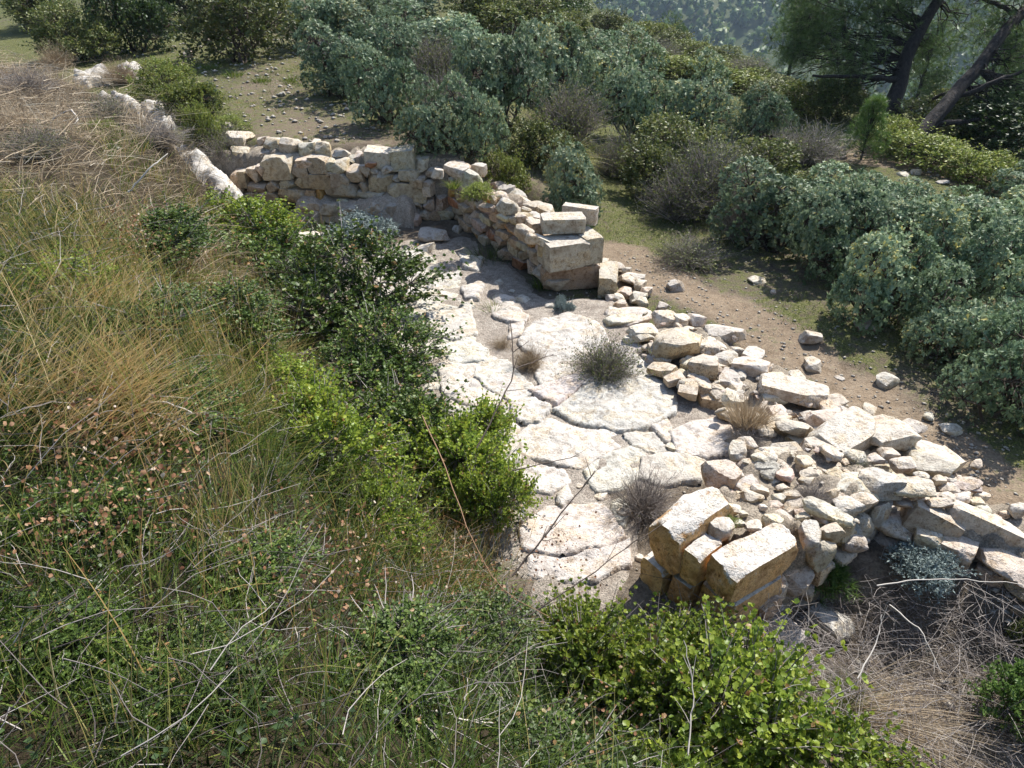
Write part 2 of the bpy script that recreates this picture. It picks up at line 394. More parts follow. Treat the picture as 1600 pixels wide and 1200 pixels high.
farm = sm(20, 45, np.hypot(GX, GY))
acc = Acc()
ny, nx = GX.shape
idx = np.arange(nx * ny).reshape(ny, nx)
acc.add(np.stack([GX, GY, GZ], -1).reshape(-1, 3), np.stack([idx[:-1, :-1], idx[:-1, 1:], idx[1:, 1:], idx[1:, :-1]], -1).reshape(-1, 4))
gm_ = acc.mesh('hillside_ground', True)
for nm, arr in (('green', green), ('path', pathm), ('humus_and_shade', humus_and_shade), ('far', farm)):
    a = gm_.attributes.new(nm, 'FLOAT', 'POINT'); a.data.foreach_set('value', arr.astype(np.float32).ravel())
ground = struct(link('ground', gm_, M['ground']))

# ------------------------------------------------------------------ rocks
def cube_template(n):
    bm = bmesh.new(); bmesh.ops.create_cube(bm, size=2.0)
    bmesh.ops.subdivide_edges(bm, edges=bm.edges[:], cuts=n, use_grid_fill=True)
    bm.verts.ensure_lookup_table()
    V = np.array([v.co[:] for v in bm.verts]); F = np.array([[v.index for v in f.verts] for f in bm.faces])
    bm.free(); return V, F
TPL = {n: cube_template(n) for n in (5, 7, 13)}
def nz3(V, s, seed):
    return np.array([mnoise.fractal(Vector((v[0] * s + seed * 3.1, v[1] * s + seed * 7.7, v[2] * s - seed)), 0.8, 2.1, 4) for v in V])
def rock_verts(seed, n=7, ball=0.45, cuts=9, rough=0.05, flatten=None, lim=(0.5, 0.85)):
    r = np.random.default_rng(seed); V, F = TPL[n]
    S = unit(V); P = V * (1 - ball) * 0.8 + S * ball
    for _ in range(cuts):
        nn = unit(r.normal(size=3)); d = r.uniform(*lim)
        k = P @ nn - d; P = P - np.where(k > 0, k, 0)[:, None] * nn * 0.97
    nzv = nz3(P, 1.6, seed); P = P + S * (nzv * rough)[:, None]
    nzv = nz3(P, 5.0, seed + 11); P = P + S * (nzv * rough * 0.45)[:, None]
    lo, hi = P.min(0), P.max(0); P = (P - (lo + hi) / 2) / (hi - lo)
    return P, F
def rock_mesh(name, seed, mat, **kw):
    a = Acc(); a.add(*rock_verts(seed, **kw)); me = a.mesh(name, True); me.set_sharp_from_angle(angle=R_(30)); me.materials.append(mat); return me
ROCKS = [rock_mesh('rubble_stone', 100 + i, M['stone'], n=7, ball=0.30, cuts=13, rough=0.06, lim=(0.58, 0.95)) for i in range(22)]
BLOCKY = [rock_mesh('squared_stone', 200 + i, M['stone'], n=7, ball=0.10, cuts=8, rough=0.05, lim=(0.8, 1.1)) for i in range(14)]
CREAM = (0.58, 0.49, 0.365); PALE = (0.62, 0.56, 0.46); TAN = (0.53, 0.42, 0.29); ORANGE = (0.56, 0.34, 0.14); RED = (0.44, 0.22, 0.12); PINK = (0.56, 0.42, 0.32); GREY = (0.48, 0.44, 0.38)
def jit(c, r=random, a=0.16):
    k = 0.93 + r.uniform(-a, a); return tuple(max(0.02, x * k * (1 + r.uniform(-0.05, 0.05))) for x in c) + (1,)
def stone(parent, c, dims, rot=(0, 0, 0), color=CREAM, blocky=False, name='stone', mesh=None):
    me = mesh or random.choice(BLOCKY if blocky else ROCKS)
    o = link(name, me, None, parent)
    if parent is not None: c = np.asarray(c) - np.array(parent.location)
    o.location = [float(q) for q in c]; o.rotation_euler = rot; o.scale = [float(q) for q in dims]
    o.color = jit(color); return o
def big_block(parent, c, dims, yaw, color, seed, name='ashlar_block', tilt=(0, 0), mat='ashlar', ball=0.03, cuts=7, rough=0.035, lim=(1.05, 1.3)):
    me = rock_mesh(name, seed, M[mat], n=13, ball=ball, cuts=cuts, rough=rough, lim=lim)
    o = stone(parent, c, dims, (tilt[0], tilt[1], yaw), color, name=name, mesh=me); return o

# ------------------------------------------------------------------ flat slabs and rubble cores from outlines
def slab_mesh(name, pts, z0, h, seed, mat, rim=0.02, rough=0.012, n=44, wob=0.012, res=None):
    """outline (world x, y) raised to a slab with a broken rim and an uneven top; origin at the centroid"""
    P = np.array(pts, float); c = P.mean(0); P = P - c
    lo, hi = P.min(0) - 0.06, P.max(0) + 0.06
    res = res or max(0.016, math.sqrt((hi - lo).prod() / 2600))
    gx = np.arange(lo[0], hi[0] + res, res); gy = np.arange(lo[1], hi[1] + res, res)
    X, Y = np.meshgrid(gx, gy); rr = np.random.default_rng(seed)
    X = X + rr.uniform(-.3, .3, X.shape) * res; Y = Y + rr.uniform(-.3, .3, X.shape) * res
    best = np.full(X.shape, 1e9); ins = np.zeros(X.shape, bool)
    for i in range(len(P)):
        a, b = P[i], P[(i + 1) % len(P)]; ab = b - a
        t = np.clip(((X - a[0]) * ab[0] + (Y - a[1]) * ab[1]) / (ab @ ab), 0, 1)
        best = np.minimum(best, np.hypot(X - a[0] - t * ab[0], Y - a[1] - t * ab[1]))
        cr = ((a[1] > Y) != (b[1] > Y)) & (X < (b[0] - a[0]) * (Y - a[1]) / (b[1] - a[1] + 1e-12) + a[0])
        ins ^= cr
    sd = np.where(ins, best, -best) + wob * 2.2 * vnoise(X + c[0], Y + c[1], 9.0, seed) + wob * 1.4 * vnoise(X + c[0], Y + c[1], 17.0, seed + 1)
    top = h + rough * (2.2 * vnoise(X + c[0], Y + c[1], 2.6, seed + 2) + 1.3 * vnoise(X + c[0], Y + c[1], 7.0, seed + 3) + 0.8 * vnoise(X + c[0], Y + c[1], 19.0, seed + 4))
    k = np.clip((sd + res) / (rim + res), 0, 1); k = 1 - (1 - k) ** 2.2
    Z = z0 - 0.07 + (top + 0.07) * k
    keep = sd > -res * 1.3
    ny_, nx_ = X.shape; I = np.arange(nx_ * ny_).reshape(ny_, nx_)
    q4 = np.stack([I[:-1, :-1], I[:-1, 1:], I[1:, 1:], I[1:, :-1]], -1).reshape(-1, 4)
    q4 = q4[keep.ravel()[q4].all(1)]
    used_ = np.unique(q4); mp_ = np.zeros(nx_ * ny_, int); mp_[used_] = np.arange(len(used_))
    a = Acc(); a.add(np.stack([X, Y, Z], -1).reshape(-1, 3)[used_], mp_[q4]); me = a.mesh(name, True); me.materials.append(mat)
    return me, c
def ccw(pts):
    P = np.array(pts); x, y = P[:, 0], P[:, 1]
    return P if np.sum(x * np.roll(y, -1) - np.roll(x, -1) * y) > 0 else P[::-1]

floor = struct(empty('flagstone_floor'))
# bedding of grit and dry litter between the flagstones (a sheet just above the ground)
bed = [at(px, py, 0)[:2] for px, py in ((560, 400), (640, 372), (735, 372), (800, 420), (850, 470), (960, 470), (1040, 520), (1060, 560), (1180, 640), (1150, 720), (1090, 745), (1010, 800), (985, 900), (900, 1000))] + [np.array(q) for q in ((0.25, 2.75), (-0.6, 4.3), (-1.9, 6.8), (-2.3, 7.8))]
me, c = slab_mesh('bedding', ccw(bed), 0.0, 0.03, 3, M['litter'], rim=0.1, rough=0.012, n=140, wob=0.03)
o = link('bedding', me, None, floor, (c[0], c[1], 0))
Z2 = lambda X, Y: (560 + 0.375 * X, 380 + 0.375 * Y)
FLAGS = [
 [(675,410),(735,335),(870,295),(985,340),(1040,410),(985,440),(920,490),(880,540),(770,585),(745,540),(755,480),(690,430)],
 [(830,690),(950,600),(1010,560),(1140,470),(1190,500),(1310,630),(1310,700),(1190,760),(1110,775),(980,750),(900,730)],
 [(715,610),(900,555),(935,578),(830,668),(770,645)],
 [(640,670),(720,640),(795,680),(750,742),(680,742),(640,710)],
 [(680,800),(720,755),(800,730),(940,775),(1040,775),(1095,810),(1070,850),(920,930),(840,915),(700,870)],
 [(950,945),(1010,890),(1130,850),(1250,880),(1180,960),(1090,1030),(1000,1035),(960,995)],
 [(640,940),(760,920),(850,940),(880,990),(800,1030),(660,1020)],
 [(830,1040),(870,1010),(895,1060),(850,1105),(825,1080)],
 [(690,1180),(790,1100),(880,1090),(990,1080),(1060,1150),(1095,1215),(1000,1262),(840,1290),(700,1265)],
 [(720,1300),(850,1300),(1000,1275),(1110,1240),(1120,1330),(980,1400),(830,1400),(720,1370)],
 [(1300,790),(1400,740),(1540,710),(1552,860),(1450,890),(1330,870)],
 [(510,485),(620,500),(730,605),(640,655),(560,615),(490,560)],
 [(330,440),(450,400),(535,450),(520,488),(400,505)],
 [(60,90),(240,25),(265,70),(180,110),(70,125)],
 [(110,135),(330,85),(345,112),(200,152),(90,172)],
 [(70,200),(170,188),(260,190),(400,118),(412,145),(330,200),(200,235),(80,250)],
 [(90,262),(280,205),(350,205),(430,215),(420,260),(300,285),(150,320),(80,310)],
 [(430,192),(490,165),(527,175),(500,230),(445,228)],
 [(290,295),(460,275),(485,370),(400,392),(310,380)],
 [(630,335),(690,328),(685,378),(630,390)],
 [(340,515),(480,500),(540,600),(600,660),(480,680),(360,620)],
 [(420,700),(610,680),(640,760),(560,820),(430,800)],
 [(460,830),(640,800),(670,900),(600,935),(470,920)],
 [(420,260),(470,240),(490,262),(440,280)],
 [(1110,800),(1160,785),(1240,790),(1285,850),(1240,872),(1150,842)],
 [(1190,890),(1270,885),(1330,880),(1440,905),(1420,985),(1260,1000),(1180,975)],
 [(1045,425),(1120,400),(1180,440),(1130,468),(1010,552),(945,585),(930,545),(1000,465)],
 [(1215,770),(1290,740),(1310,800),(1290,840),(1250,800)],
 [(560,260),(640,255),(700,300),(690,325),(620,325),(560,300)],
 [(1060,1080),(1110,1060),(1130,1130),(1100,1180),(1070,1150)],
 [(420,40),(520,60),(500,110),(440,100)],
 [(150,330),(280,320),(300,400),(200,420),(140,380)],
 [(560,1060),(690,1050),(680,1150),(560,1160)],
 [(480,960),(630,950),(640,1030),(490,1040)],
]
for i, pl in enumerate(([(60,60),(250,15),(420,120),(430,260),(490,390),(545,450),(520,600),(300,620),(120,420),(40,250)], [(330,430),(530,440),(740,600),(640,700),(680,770),(680,900),(650,1030),(700,1290),(460,1200),(400,900),(330,650)])):
    pts = ccw([at(*Z2(*q), 0.03)[:2] for q in pl])
    me, c = slab_mesh('bedrock', pts, 0.0, 0.036, 130 + i, M['flag'], rim=0.05, rough=0.022, wob=0.05, res=0.026)
    o = link('bedrock', me, None, floor, (c[0], c[1], 0)); o.color = jit((0.54, 0.51, 0.45), a=0.04)
for i, pl in enumerate(FLAGS):
    pts = ccw([at(*Z2(*q), 0.05)[:2] for q in pl])
    pts = pts.mean(0) + (pts - pts.mean(0)) * (1.14 if pts.mean(0)[0] < 0.35 else 1.10)
    me, c = slab_mesh('flagstone', pts, 0.0, 0.052 + 0.012 * random.random(), 30 + i, M['flag'], rim=0.008, rough=0.020, n=52, wob=0.010, res=0.016)
    o = link('flagstone', me, None, floor, (c[0], c[1], 0)); o.color = jit((0.58, 0.55, 0.49), a=0.10)
# cobble fragments between
for px, py in ((1010, 690), (1020, 705), (985, 745), (790, 700), (1052, 700), (905, 760), (940, 775), (815, 500), (870, 985), (800, 455), (860, 478), (700, 440), (1000, 650)):
    p = at(px, py, 0.03); s = random.uniform(0.06, 0.13)
    stone(floor, p, (s, s * .8, s * .45), (0, 0, random.random() * 6), PALE, name='stone_chip')

# ------------------------------------------------------------------ far wall (hand-set stones read off the photograph)
def on_far(px, py):
    d = ray(px, py); n = np.array([-(FW1 - FW0)[1], (FW1 - FW0)[0]]); n /= np.linalg.norm(n)
    t = (n @ FW0) / (n @ d[:2]); p = np.array([0, 0, CAM_H]) + d * t; return p
yaw_far = math.atan2(*(FW1 - FW0)[::-1])
far_wall = tag(empty('stone_wall', (-2.4, 9.95, 0)), 'far rubble stone wall of the ruin closing the flagstone room', 'wall')
FZ = lambda X, Y: (360 + 0.225 * X, 200 + 0.225 * Y)
FAR = [(340,275,215,150,0),(175,325,95,110,0),(215,290,65,75,0),(100,350,70,110,1),(495,290,110,80,0),(525,232,120,50,0),(625,250,130,105,0),(700,270,110,100,0),(760,270,110,90,0),
 (765,348,125,95,0),(870,320,115,110,0),(952,300,90,85,0),(1060,375,190,165,0),(985,252,75,40,3),(415,378,100,75,2),(525,372,130,70,1),(645,362,175,95,1),(925,398,70,75,0),
 (1230,445,270,120,0),(1385,420,55,95,2),(315,392,85,80,1),(205,410,130,55,1),(160,470,110,60,1),(278,462,130,55,1),(440,457,190,90,1),(578,462,80,85,1),(640,445,70,85,4),(785,433,210,95,0),(988,467,195,62,2),
 (1295,522,90,75,0),(1385,525,80,75,5),(1465,520,90,80,5),(1240,540,95,70,4),(1360,597,80,70,0),(1435,605,85,75,1),(1512,595,115,70,0),(1300,590,70,60,0),
 (800,510,85,50,2),(855,520,50,40,0),(930,530,90,55,2),(60,400,90,80,1),(40,470,110,60,1),(60,330,70,70,1),(390,330,70,45,1),(1015,300,50,50,0),(1160,350,60,60,0),(1100,285,70,50,2),(1250,330,120,80,0),(1310,370,90,60,0),(1190,400,70,40,0),(700,310,60,40,1),(1020,330,40,35,0)]
CS = [CREAM, TAN, PALE, RED, ORANGE, PINK]
for X, Y, w_, h_, ci in FAR:
    p = on_far(*FZ(X, Y)); k = 0.225 / ppm(p)
    W, Hh = w_ * k * 1.08, h_ * k * 1.12
    stone(far_wall, p + np.array([0.0, 0.06, 0]), (W, 0.34, Hh), (random.uniform(-.1, .1), random.uniform(-.12, .12), yaw_far + random.uniform(-.15, .15)), CS[ci], blocky=(ci in (1, 2) or w_ > 1.2 * h_))
# stones of the broken top, lying further back on the wall
TOPS = [(420,135,150,110,2,.25),(530,165,130,110,2,.2),(310,125,150,100,0,.35),(320,195,110,40,0,.15),(650,155,110,105,0,.2),(770,180,110,55,2,.2),(840,215,100,60,2,.25),(895,200,70,60,2,.3),(745,235,70,50,0,.15),
 (480,195,100,50,2,.2),(590,120,70,60,2,.5),(230,90,80,50,0,.5),(30,85,150,70,2,.45),(250,170,90,50,0,.3),(150,230,90,60,0,.3),(1330,245,110,85,2,.15),(1425,300,110,75,2,.15),(70,170,120,70,0,.3)]
for X, Y, w_, h_, ci, back in TOPS:
    px, py = FZ(X, Y); p = on_far(px, py); d = ray(px, py); p = p + d * (back / d[1]); k = 0.225 / ppm(p)
    stone(far_wall, p, (w_ * k * 1.1, 0.26, h_ * k * 1.15), (random.uniform(-.2, .2), random.uniform(-.2, .2), yaw_far + random.uniform(-.4, .4)), CS[ci])
for (X, Y, w_, h_, yw, ty, sd_) in ((1030,205,185,125,.08,.10,301),(1205,210,170,150,.02,-.10,302)):
    px, py = FZ(X, Y); p = on_far(px, py) ; d = ray(px, py); p = p + d * (0.12 / d[1]); k = 0.225 / ppm(p)
    big_block(far_wall, p, (w_ * k, 0.30, h_ * k * 0.95), yaw_far + yw, PALE, sd_, tilt=(0.05, ty), mat='stone', ball=0.06)
# wall core and old plaster footing
def core(parent, pts, z0, h, seed, mat='earth', rough=0.05, rim=0.05, n=90, wob=0.02, name='rubble_core'):
    me, c = slab_mesh(name, ccw(pts), z0, h, seed, M[mat], rim=rim, rough=rough, n=n, wob=wob)
    o = link(name, me, None, parent, (c[0] - parent.location.x, c[1] - parent.location.y, -parent.location.z)); return o
nf = np.array([-(FW1 - FW0)[1], (FW1 - FW0)[0]]); nf = nf / np.linalg.norm(nf)          # points into the terrace
core(far_wall, [FW0 + nf * .10, FW1 + nf * .10, FW1 + nf * .62 + np.array([.3, 0]), FW0 + nf * .6], 0, 0.80, 41, rough=0.06)
vf = (FW1 - FW0) / np.linalg.norm(FW1 - FW0)
a0 = on_far(470, 350)[:2]; a1 = on_far(655, 350)[:2]
core(far_wall, [a0 - nf * .30, a1 - nf * .36, a1 + nf * .2, a0 + nf * .2], 0, 0.30, 42, 'render', rough=0.07, rim=0.13, wob=0.03, name='plaster_footing')
for X, Y, w_, h_ in ((1120,590,170,140),(1250,640,150,110),(1130,670,120,90),(700,560,150,90),(560,540,130,80),(840,570,140,90),(1010,550,120,90)):
    px, py = FZ(X, Y); p = on_far(px, py); d = ray(px, py); p = p - d * (0.18 / d[1]); k = 0.225 / ppm(p)
    stone(far_wall, p, (w_ * k * 1.1, 0.3, h_ * k * 1.1), (0, 0, yaw_far + random.uniform(-.2, .2)), PINK if Y > 600 else CREAM)

# ------------------------------------------------------------------ course-by-course facing
def masonry(parent, p0, p1, h0, h1, z0, z1, row, wr, depth, cols, seed, inset=0.1, blocky=0.3, lean=0.0):
    """facing stones on the vertical face p0 -> p1; heights h0 -> h1 above foot heights z0 -> z1; face looks to the right of p0->p1"""
    r = random.Random(seed); p0 = np.array(p0, float); p1 = np.array(p1, float)
    L = np.linalg.norm(p1 - p0); v = (p1 - p0) / L; nrm = np.array([v[1], -v[0]]); yaw = math.atan2(v[1], v[0])
    z = 0.0
    while z < max(h0, h1) - 0.02:
        rh = r.uniform(*row); u = -r.uniform(0, 0.1)
        while u < L:
            wd = r.uniform(*wr); um = u + wd / 2; hh = h0 + (h1 - h0) * min(max(um / L, 0), 1); zz = z0 + (z1 - z0) * min(max(um / L, 0), 1)
            if z + rh * 0.5 < hh and um < L + 0.05:
                q = p0 + v * um - nrm * (inset + r.uniform(-.03, .03) + lean * z)
                random.seed(r.random())
                stone(parent, (q[0], q[1], zz + z + rh / 2 + r.uniform(-.02, .02)), (wd * 1.06, depth * r.uniform(.8, 1.2), rh * 1.1 * r.uniform(.85, 1.1)),
                      (r.uniform(-.12, .12), r.uniform(-.14, .14), yaw + r.uniform(-.15, .15)), r.choice(cols), blocky=r.random() < blocky)
            u += wd
        z += rh
east_wall = tag(empty('stone_wall', (0.0, 8.4, 0)), 'side wall of the ruin ending in a stacked squared-block door pier', 'wall')
ve = (EW1 - FW1) / np.linalg.norm(EW1 - FW1); ne = np.array([-ve[1], ve[0]])      # ne points outwards (right)
if ne[0] < 0: ne = -ne
core(east_wall, [FW1 + ne * .12 - ve * .1, EW1 + ne * .12, EW1 + ne * .5, FW1 + ne * .52 + nf * .3], 0, 0.50, 43, rough=0.06)
masonry(east_wall, FW1 + ve * .12, EW1 + ve * .05, 0.78, 0.56, 0, 0, (.10, .17), (.16, .34), .26, [TAN, TAN, CREAM, ORANGE, RED, PINK, CREAM, GREY], 5, inset=-0.02 + .10, blocky=0.25)
masonry(east_wall, EW1 + ne * .58 - ve * .55, FW1 + ne * .62 + ve * .2, 0.52, 0.5, 0, 0, (.14, .2), (.2, .36), .24, [CREAM, TAN, GREY], 6, inset=.06)
EZ = lambda X, Y: (680 + 0.1917 * X, 230 + 0.1917 * Y)
for X, Y, w_, h_, z, ci, bl in ((280,220,240,190,.80,2,0),(180,160,230,100,.86,2,1),(360,155,120,110,.85,2,1),(585,445,215,150,.80,2,0),(540,385,160,60,.74,0,0),(715,660,200,130,.66,0,0),(790,720,130,90,.63,0,0),(700,560,120,80,.68,0,0),
      (800,545,180,60,.62,2,0),(770,590,140,60,.63,0,0),(880,740,190,70,.60,2,0),(740,500,90,50,.66,0,0),(470,400,90,70,.74,1,0),(430,470,160,70,.64,5,0),(560,550,120,70,.66,0,0),(880,810,110,110,.5,1,0),(640,570,80,60,.66,0,0),(20,190,120,80,.86,2,0)):
    p = at(*EZ(X, Y), z); k = .1917 / ppm(p)
    stone(east_wall, p - np.array([0, 0, h_ * k * .3]), (w_ * k, w_ * k * .6, h_ * k * 1.0), (random.uniform(-.15, .15), random.uniform(-.1, .2), -0.75 + random.uniform(-.3, .3)), CS[ci], blocky=bool(bl))
# door pier of squared blocks: footing course, main block with a return, two slabs on top
PZ = lambda X, Y: (780 + 0.15 * X, 300 + 0.15 * Y)
yp = 0.36
def corner_block(parent, fl, dims, yaw, color, seed, **kw):
    """block from its front-left-bottom corner"""
    x = np.array([math.cos(yaw), math.sin(yaw), 0]); y = np.array([-math.sin(yaw), math.cos(yaw), 0])
    c = np.array(fl) + x * dims[0] / 2 + y * dims[1] / 2 + np.array([0, 0, dims[2] / 2])
    return big_block(parent, c, dims, yaw, color, seed, **kw)
b0 = at(*PZ(500, 1040), 0.0)
corner_block(east_wall, b0 + np.array([-.07, 0.05, -.03]), (0.70, 0.42, 0.30), 0.10, (0.42, 0.33, 0.22), 311, ball=0.1, rough=0.07, mat='stone')
corner_block(east_wall, at(*PZ(1040, 1100), 0.0) + np.array([-.02, .02, -.03]), (0.22, 0.52, 0.26), -0.12, (0.47, 0.39, 0.30), 312, ball=0.08, rough=0.06, mat='stone')
m0 = at(*PZ(540, 850), 0.29)
corner_block(east_wall, m0 + np.array([-.02, 0, 0]), (0.50, 0.36, 0.30), yp, (0.60, 0.53, 0.43), 313, mat='stone')
m1 = at(*PZ(880, 765), 0.29)
corner_block(east_wall, m1 + np.array([0.01, -.03, 0]), (0.23, 0.40, 0.315), yp + .05, (0.60, 0.53, 0.43), 314, mat='stone')
t0 = at(*PZ(560, 470), 0.61)
corner_block(east_wall, t0 + np.array([-.12, 0.06, 0]), (0.50, 0.26, 0.17), yp - .28, (0.62, 0.55, 0.45), 315, mat='stone', ball=0.07)
corner_block(east_wall, at(*PZ(640, 330), 0.61) + np.array([0.0, .06, 0]), (0.42, 0.13, 0.20), yp - .75, (0.62, 0.56, 0.47), 316, mat='stone', ball=0.07)

# threshold rubble beside the pier
# ------------------------------------------------------------------ low rubble wall on the right side of the room
RZ = lambda X, Y: (900 + 0.46667 * X, 440 + 0.46667 * Y)
rub = tag(empty('rubble_wall', (2.2, 5.2, 0)), 'collapsed low rubble wall between the flagstone floor and the earth path', 'wall')
q = lambda X, Y, z=0.0: at(*RZ(X, Y), z)[:2]
core(rub, [q(210, 190), q(330, 300), q(430, 380), q(560, 470), q(480, 560), q(600, 640), q(800, 730), q(1010, 730), q(1190, 730), q(1300, 700), q(1190, 640), q(1080, 530), q(900, 430), q(740, 330), q(560, 250), q(420, 160), q(280, 130)], -0.02, 0.15, 44, rough=0.05, rim=0.22, n=130, wob=0.03)
# X, Y, w, h (zoom pixels), z of centre, colour, blocky, yaw
RUB = [(300,120,85,55,.16,2,0,0),(352,128,60,50,.16,2,0,0),(405,125,62,62,.17,2,0,0),(225,165,110,70,.12,2,0,.3),(340,200,145,125,.24,1,0,-.3),(485,170,150,85,.14,2,0,-.4),(425,275,100,90,.22,1,0,-.2),(160,125,130,60,.06,2,0,.2),
 (585,280,115,60,.20,2,1,-.4),(728,358,215,75,.20,2,1,-.55),(735,485,120,55,.25,0,0,0),(832,448,120,65,.25,0,0,.2),(905,505,230,120,.30,2,1,.62),(820,560,120,90,.28,0,0,.2),(1052,512,165,105,.32,2,0,.1),(655,590,110,90,.26,0,0,-.2),(710,560,110,70,.27,0,0,-.5),
 (770,628,70,70,.32,2,0,1.2),(580,625,90,60,.22,5,0,0),(930,690,130,100,.36,0,0,-.1),(1020,665,150,115,.38,6,0,-.2),(850,668,80,50,.34,0,0,0),(1050,575,65,45,.34,0,0,0),(1095,608,75,50,.34,0,0,0),(1180,610,170,110,.26,0,0,-.6),
 (1130,688,130,65,.38,0,0,0),(1215,738,80,40,.30,0,0,0),(1310,684,85,32,.28,5,0,0),(1290,720,75,40,.27,2,0,0),(1360,765,60,38,.24,2,0,0),(1340,735,50,35,.25,0,0,0),(1250,690,60,40,.28,2,0,0),(1160,650,50,35,.34,2,0,0),(1215,660,40,40,.30,0,0,0),
 (1240,720,60,40,.28,0,0,0),(960,600,60,40,.3,0,0,0),(890,610,60,40,.3,0,0,0),(1000,590,50,45,.31,2,0,0),(640,500,60,40,.2,0,0,0),(690,460,70,40,.2,0,0,0),(600,455,60,40,.18,0,0,0),(540,230,50,40,.1,2,0,0),(470,215,40,30,.12,2,0,0),(430,205,35,30,.16,2,0,0),
 (265,270,70,60,.05,6,0,0),(350,310,60,50,.10,1,0,0),(290,240,60,50,.12,1,0,0),(515,310,35,30,.15,2,0,0),(255,215,70,40,.1,0,0,0),(185,190,60,40,.08,2,0,0),(470,390,120,70,.08,1,0,-.5),(520,440,90,60,.1,1,0,-.5),(560,520,70,50,.12,0,0,0)]
CS2 = [CREAM, TAN, PALE, RED, ORANGE, PINK, GREY]
for X, Y, w_, h_, z, ci, bl, yw in RUB:
    p = at(*RZ(X, Y), z); k = .46667 / ppm(p); W = w_ * k * 1.06
    hh = max(h_ * k * 0.72, 0.05)
    stone(rub, p - np.array([0, 0, hh * .12]), (W, min(W, max(h_ * k * 1.25, W * .55)), hh), (random.uniform(-.15, .15), random.uniform(-.15, .15), yw + random.uniform(-.2, .2)), CS2[ci], blocky=bool(bl))
r2 = random.Random(12)
for i in range(85):                     # middling stones packed into the band
    t = (i + r2.random()) / 85
    X, Y = (270 + 980 * t + r2.uniform(-110, 90), 190 + 480 * t + r2.uniform(-70, 130) - 40 * t)
    p = at(*RZ(X, Y), 0.12 + .08 * t); sz = r2.uniform(.10, .21)
    stone(rub, p, (sz * 1.35, sz, sz * .5), (r2.uniform(-.2, .2), r2.uniform(-.2, .2), r2.random() * 6), r2.choice([CREAM, PALE, PALE, GREY, TAN]), blocky=r2.random() < .4)
for i in range(170):
    t = r2.random(); s_ = r2.uniform(-.5, .5)
    X, Y = (260 + 1020 * t + r2.uniform(-90, 90) , 170 + 520 * t + r2.uniform(-90, 110))
    p = at(*RZ(X, Y), 0.145 + .05 * t); sz = r2.uniform(.025, .075)
    stone(rub, p, (sz * 1.5, sz, sz * .55), (r2.random(), r2.random(), r2.random() * 6), r2.choice([CREAM, PALE, TAN, PINK]), name='stone_chip')

# ------------------------------------------------------------------ near wall with ashlar end
near_wall = tag(empty('ashlar_wall', (1.5, 3.2, 0)), 'near wall stub with orange-faced squared blocks at its broken end', 'wall')
NZ = lambda X, Y: (980 + 0.2417 * X, 700 + 0.2417 * Y)
Pn = lambda X, Y, z: at(*NZ(X, Y), z)
A3 = Pn(700, 850, .50); B3 = Pn(1115, 600, .50)
vn = unit((B3 - A3)[:2]); yn = math.atan2(vn[1], vn[0]); pn = np.array([-vn[1], vn[0]])
L3 = np.linalg.norm((B3 - A3)[:2])
V3 = lambda p, z: np.array([p[0], p[1], z])
OR = (0.66, 0.43, 0.21)
A1 = Pn(215, 420, .60); B1 = Pn(530, 240, .60); y1 = math.atan2(*(B1 - A1)[:2][::-1])
# the blocks of the broken end stand on one line from A3 towards E1
E1 = at(1004, 838, .42); ee = unit((E1 - A3)[:2]); LE = np.linalg.norm((E1 - A3)[:2])
def end_block(u0, u1, z0, h, length, yaw, seed, push=0.0, **kw):
    """block whose end face spans u0..u1 (fractions of the end line)"""
    p = A3[:2] + ee * LE * u0 + vn * push; wd = LE * (u1 - u0)
    x = np.array([math.cos(yaw), math.sin(yaw)]); y = np.array([-x[1], x[0]])
    c = p + x * length / 2 + y * wd / 2
    return big_block(near_wall, (c[0], c[1], z0 + h / 2), (length, wd, h), yaw, OR, seed, **kw)
yw_ = math.atan2(-ee[0], ee[1]); ym = (yn + yw_) / 2
CH = dict(cuts=14, rough=0.06, lim=(0.98, 1.35))
end_block(0.0, 0.37, 0.25, 0.245, L3 * 1.08, yn, 321, tilt=(.05, .02), ball=.06, **CH)
end_block(0.38, 0.60, 0.22, 0.25, 0.22, ym, 323, 0.02, ball=0.10, **CH)
end_block(0.59, 1.03, 0.20, 0.36, 0.52, y1, 322, 0.01, ball=0.10, tilt=(-.12, -.06), **CH)
end_block(-0.01, 0.42, -0.28, 0.53, 0.55, yn, 324, 0.012, ball=0.06, **CH)
end_block(0.41, 0.74, -0.28, 0.50, 0.45, ym, 325, 0.02, ball=0.08, **CH)
end_block(0.72, 1.06, -0.20, 0.42, 0.42, y1, 326, 0.0, ball=0.14, **CH)
core(near_wall, [A3[:2] + vn * .25 + pn * .2, A3[:2] + vn * .8 + pn * .06, q(1010, 760, .2), q(1000, 680, .2), q(800, 640, .1), q(560, 640, .1), A3[:2] + vn * .3 + pn * .62], -0.2, 0.60, 45, rough=0.07, rim=0.10, n=100)
NEAR = [(615,160,245,190,.46,5,0,0),(780,110,130,110,.34,5,0,0),(660,290,60,60,.4,5,0,0),(800,310,150,120,.42,1,0,-.5),(860,265,120,90,.42,0,0,-.4),(670,385,130,80,.46,0,0,0),(610,510,165,140,.5,2,0,.2),(720,480,80,60,.48,2,0,0),(815,500,110,100,.48,0,0,-.3),(540,415,80,45,.48,6,0,0),
 (945,470,130,105,.47,0,0,0),(570,610,80,40,.46,2,0,0),(1060,300,110,70,.42,0,0,0),(980,320,90,60,.42,2,0,0),(1000,250,90,60,.4,0,0,0),(935,110,170,170,.36,0,0,0),(1155,130,100,140,.36,2,0,0),(1180,560,130,190,.42,6,0,0),(880,380,60,50,.44,0,0,0),(750,420,60,50,.45,0,0,0),(1130,440,90,60,.42,0,0,0)]
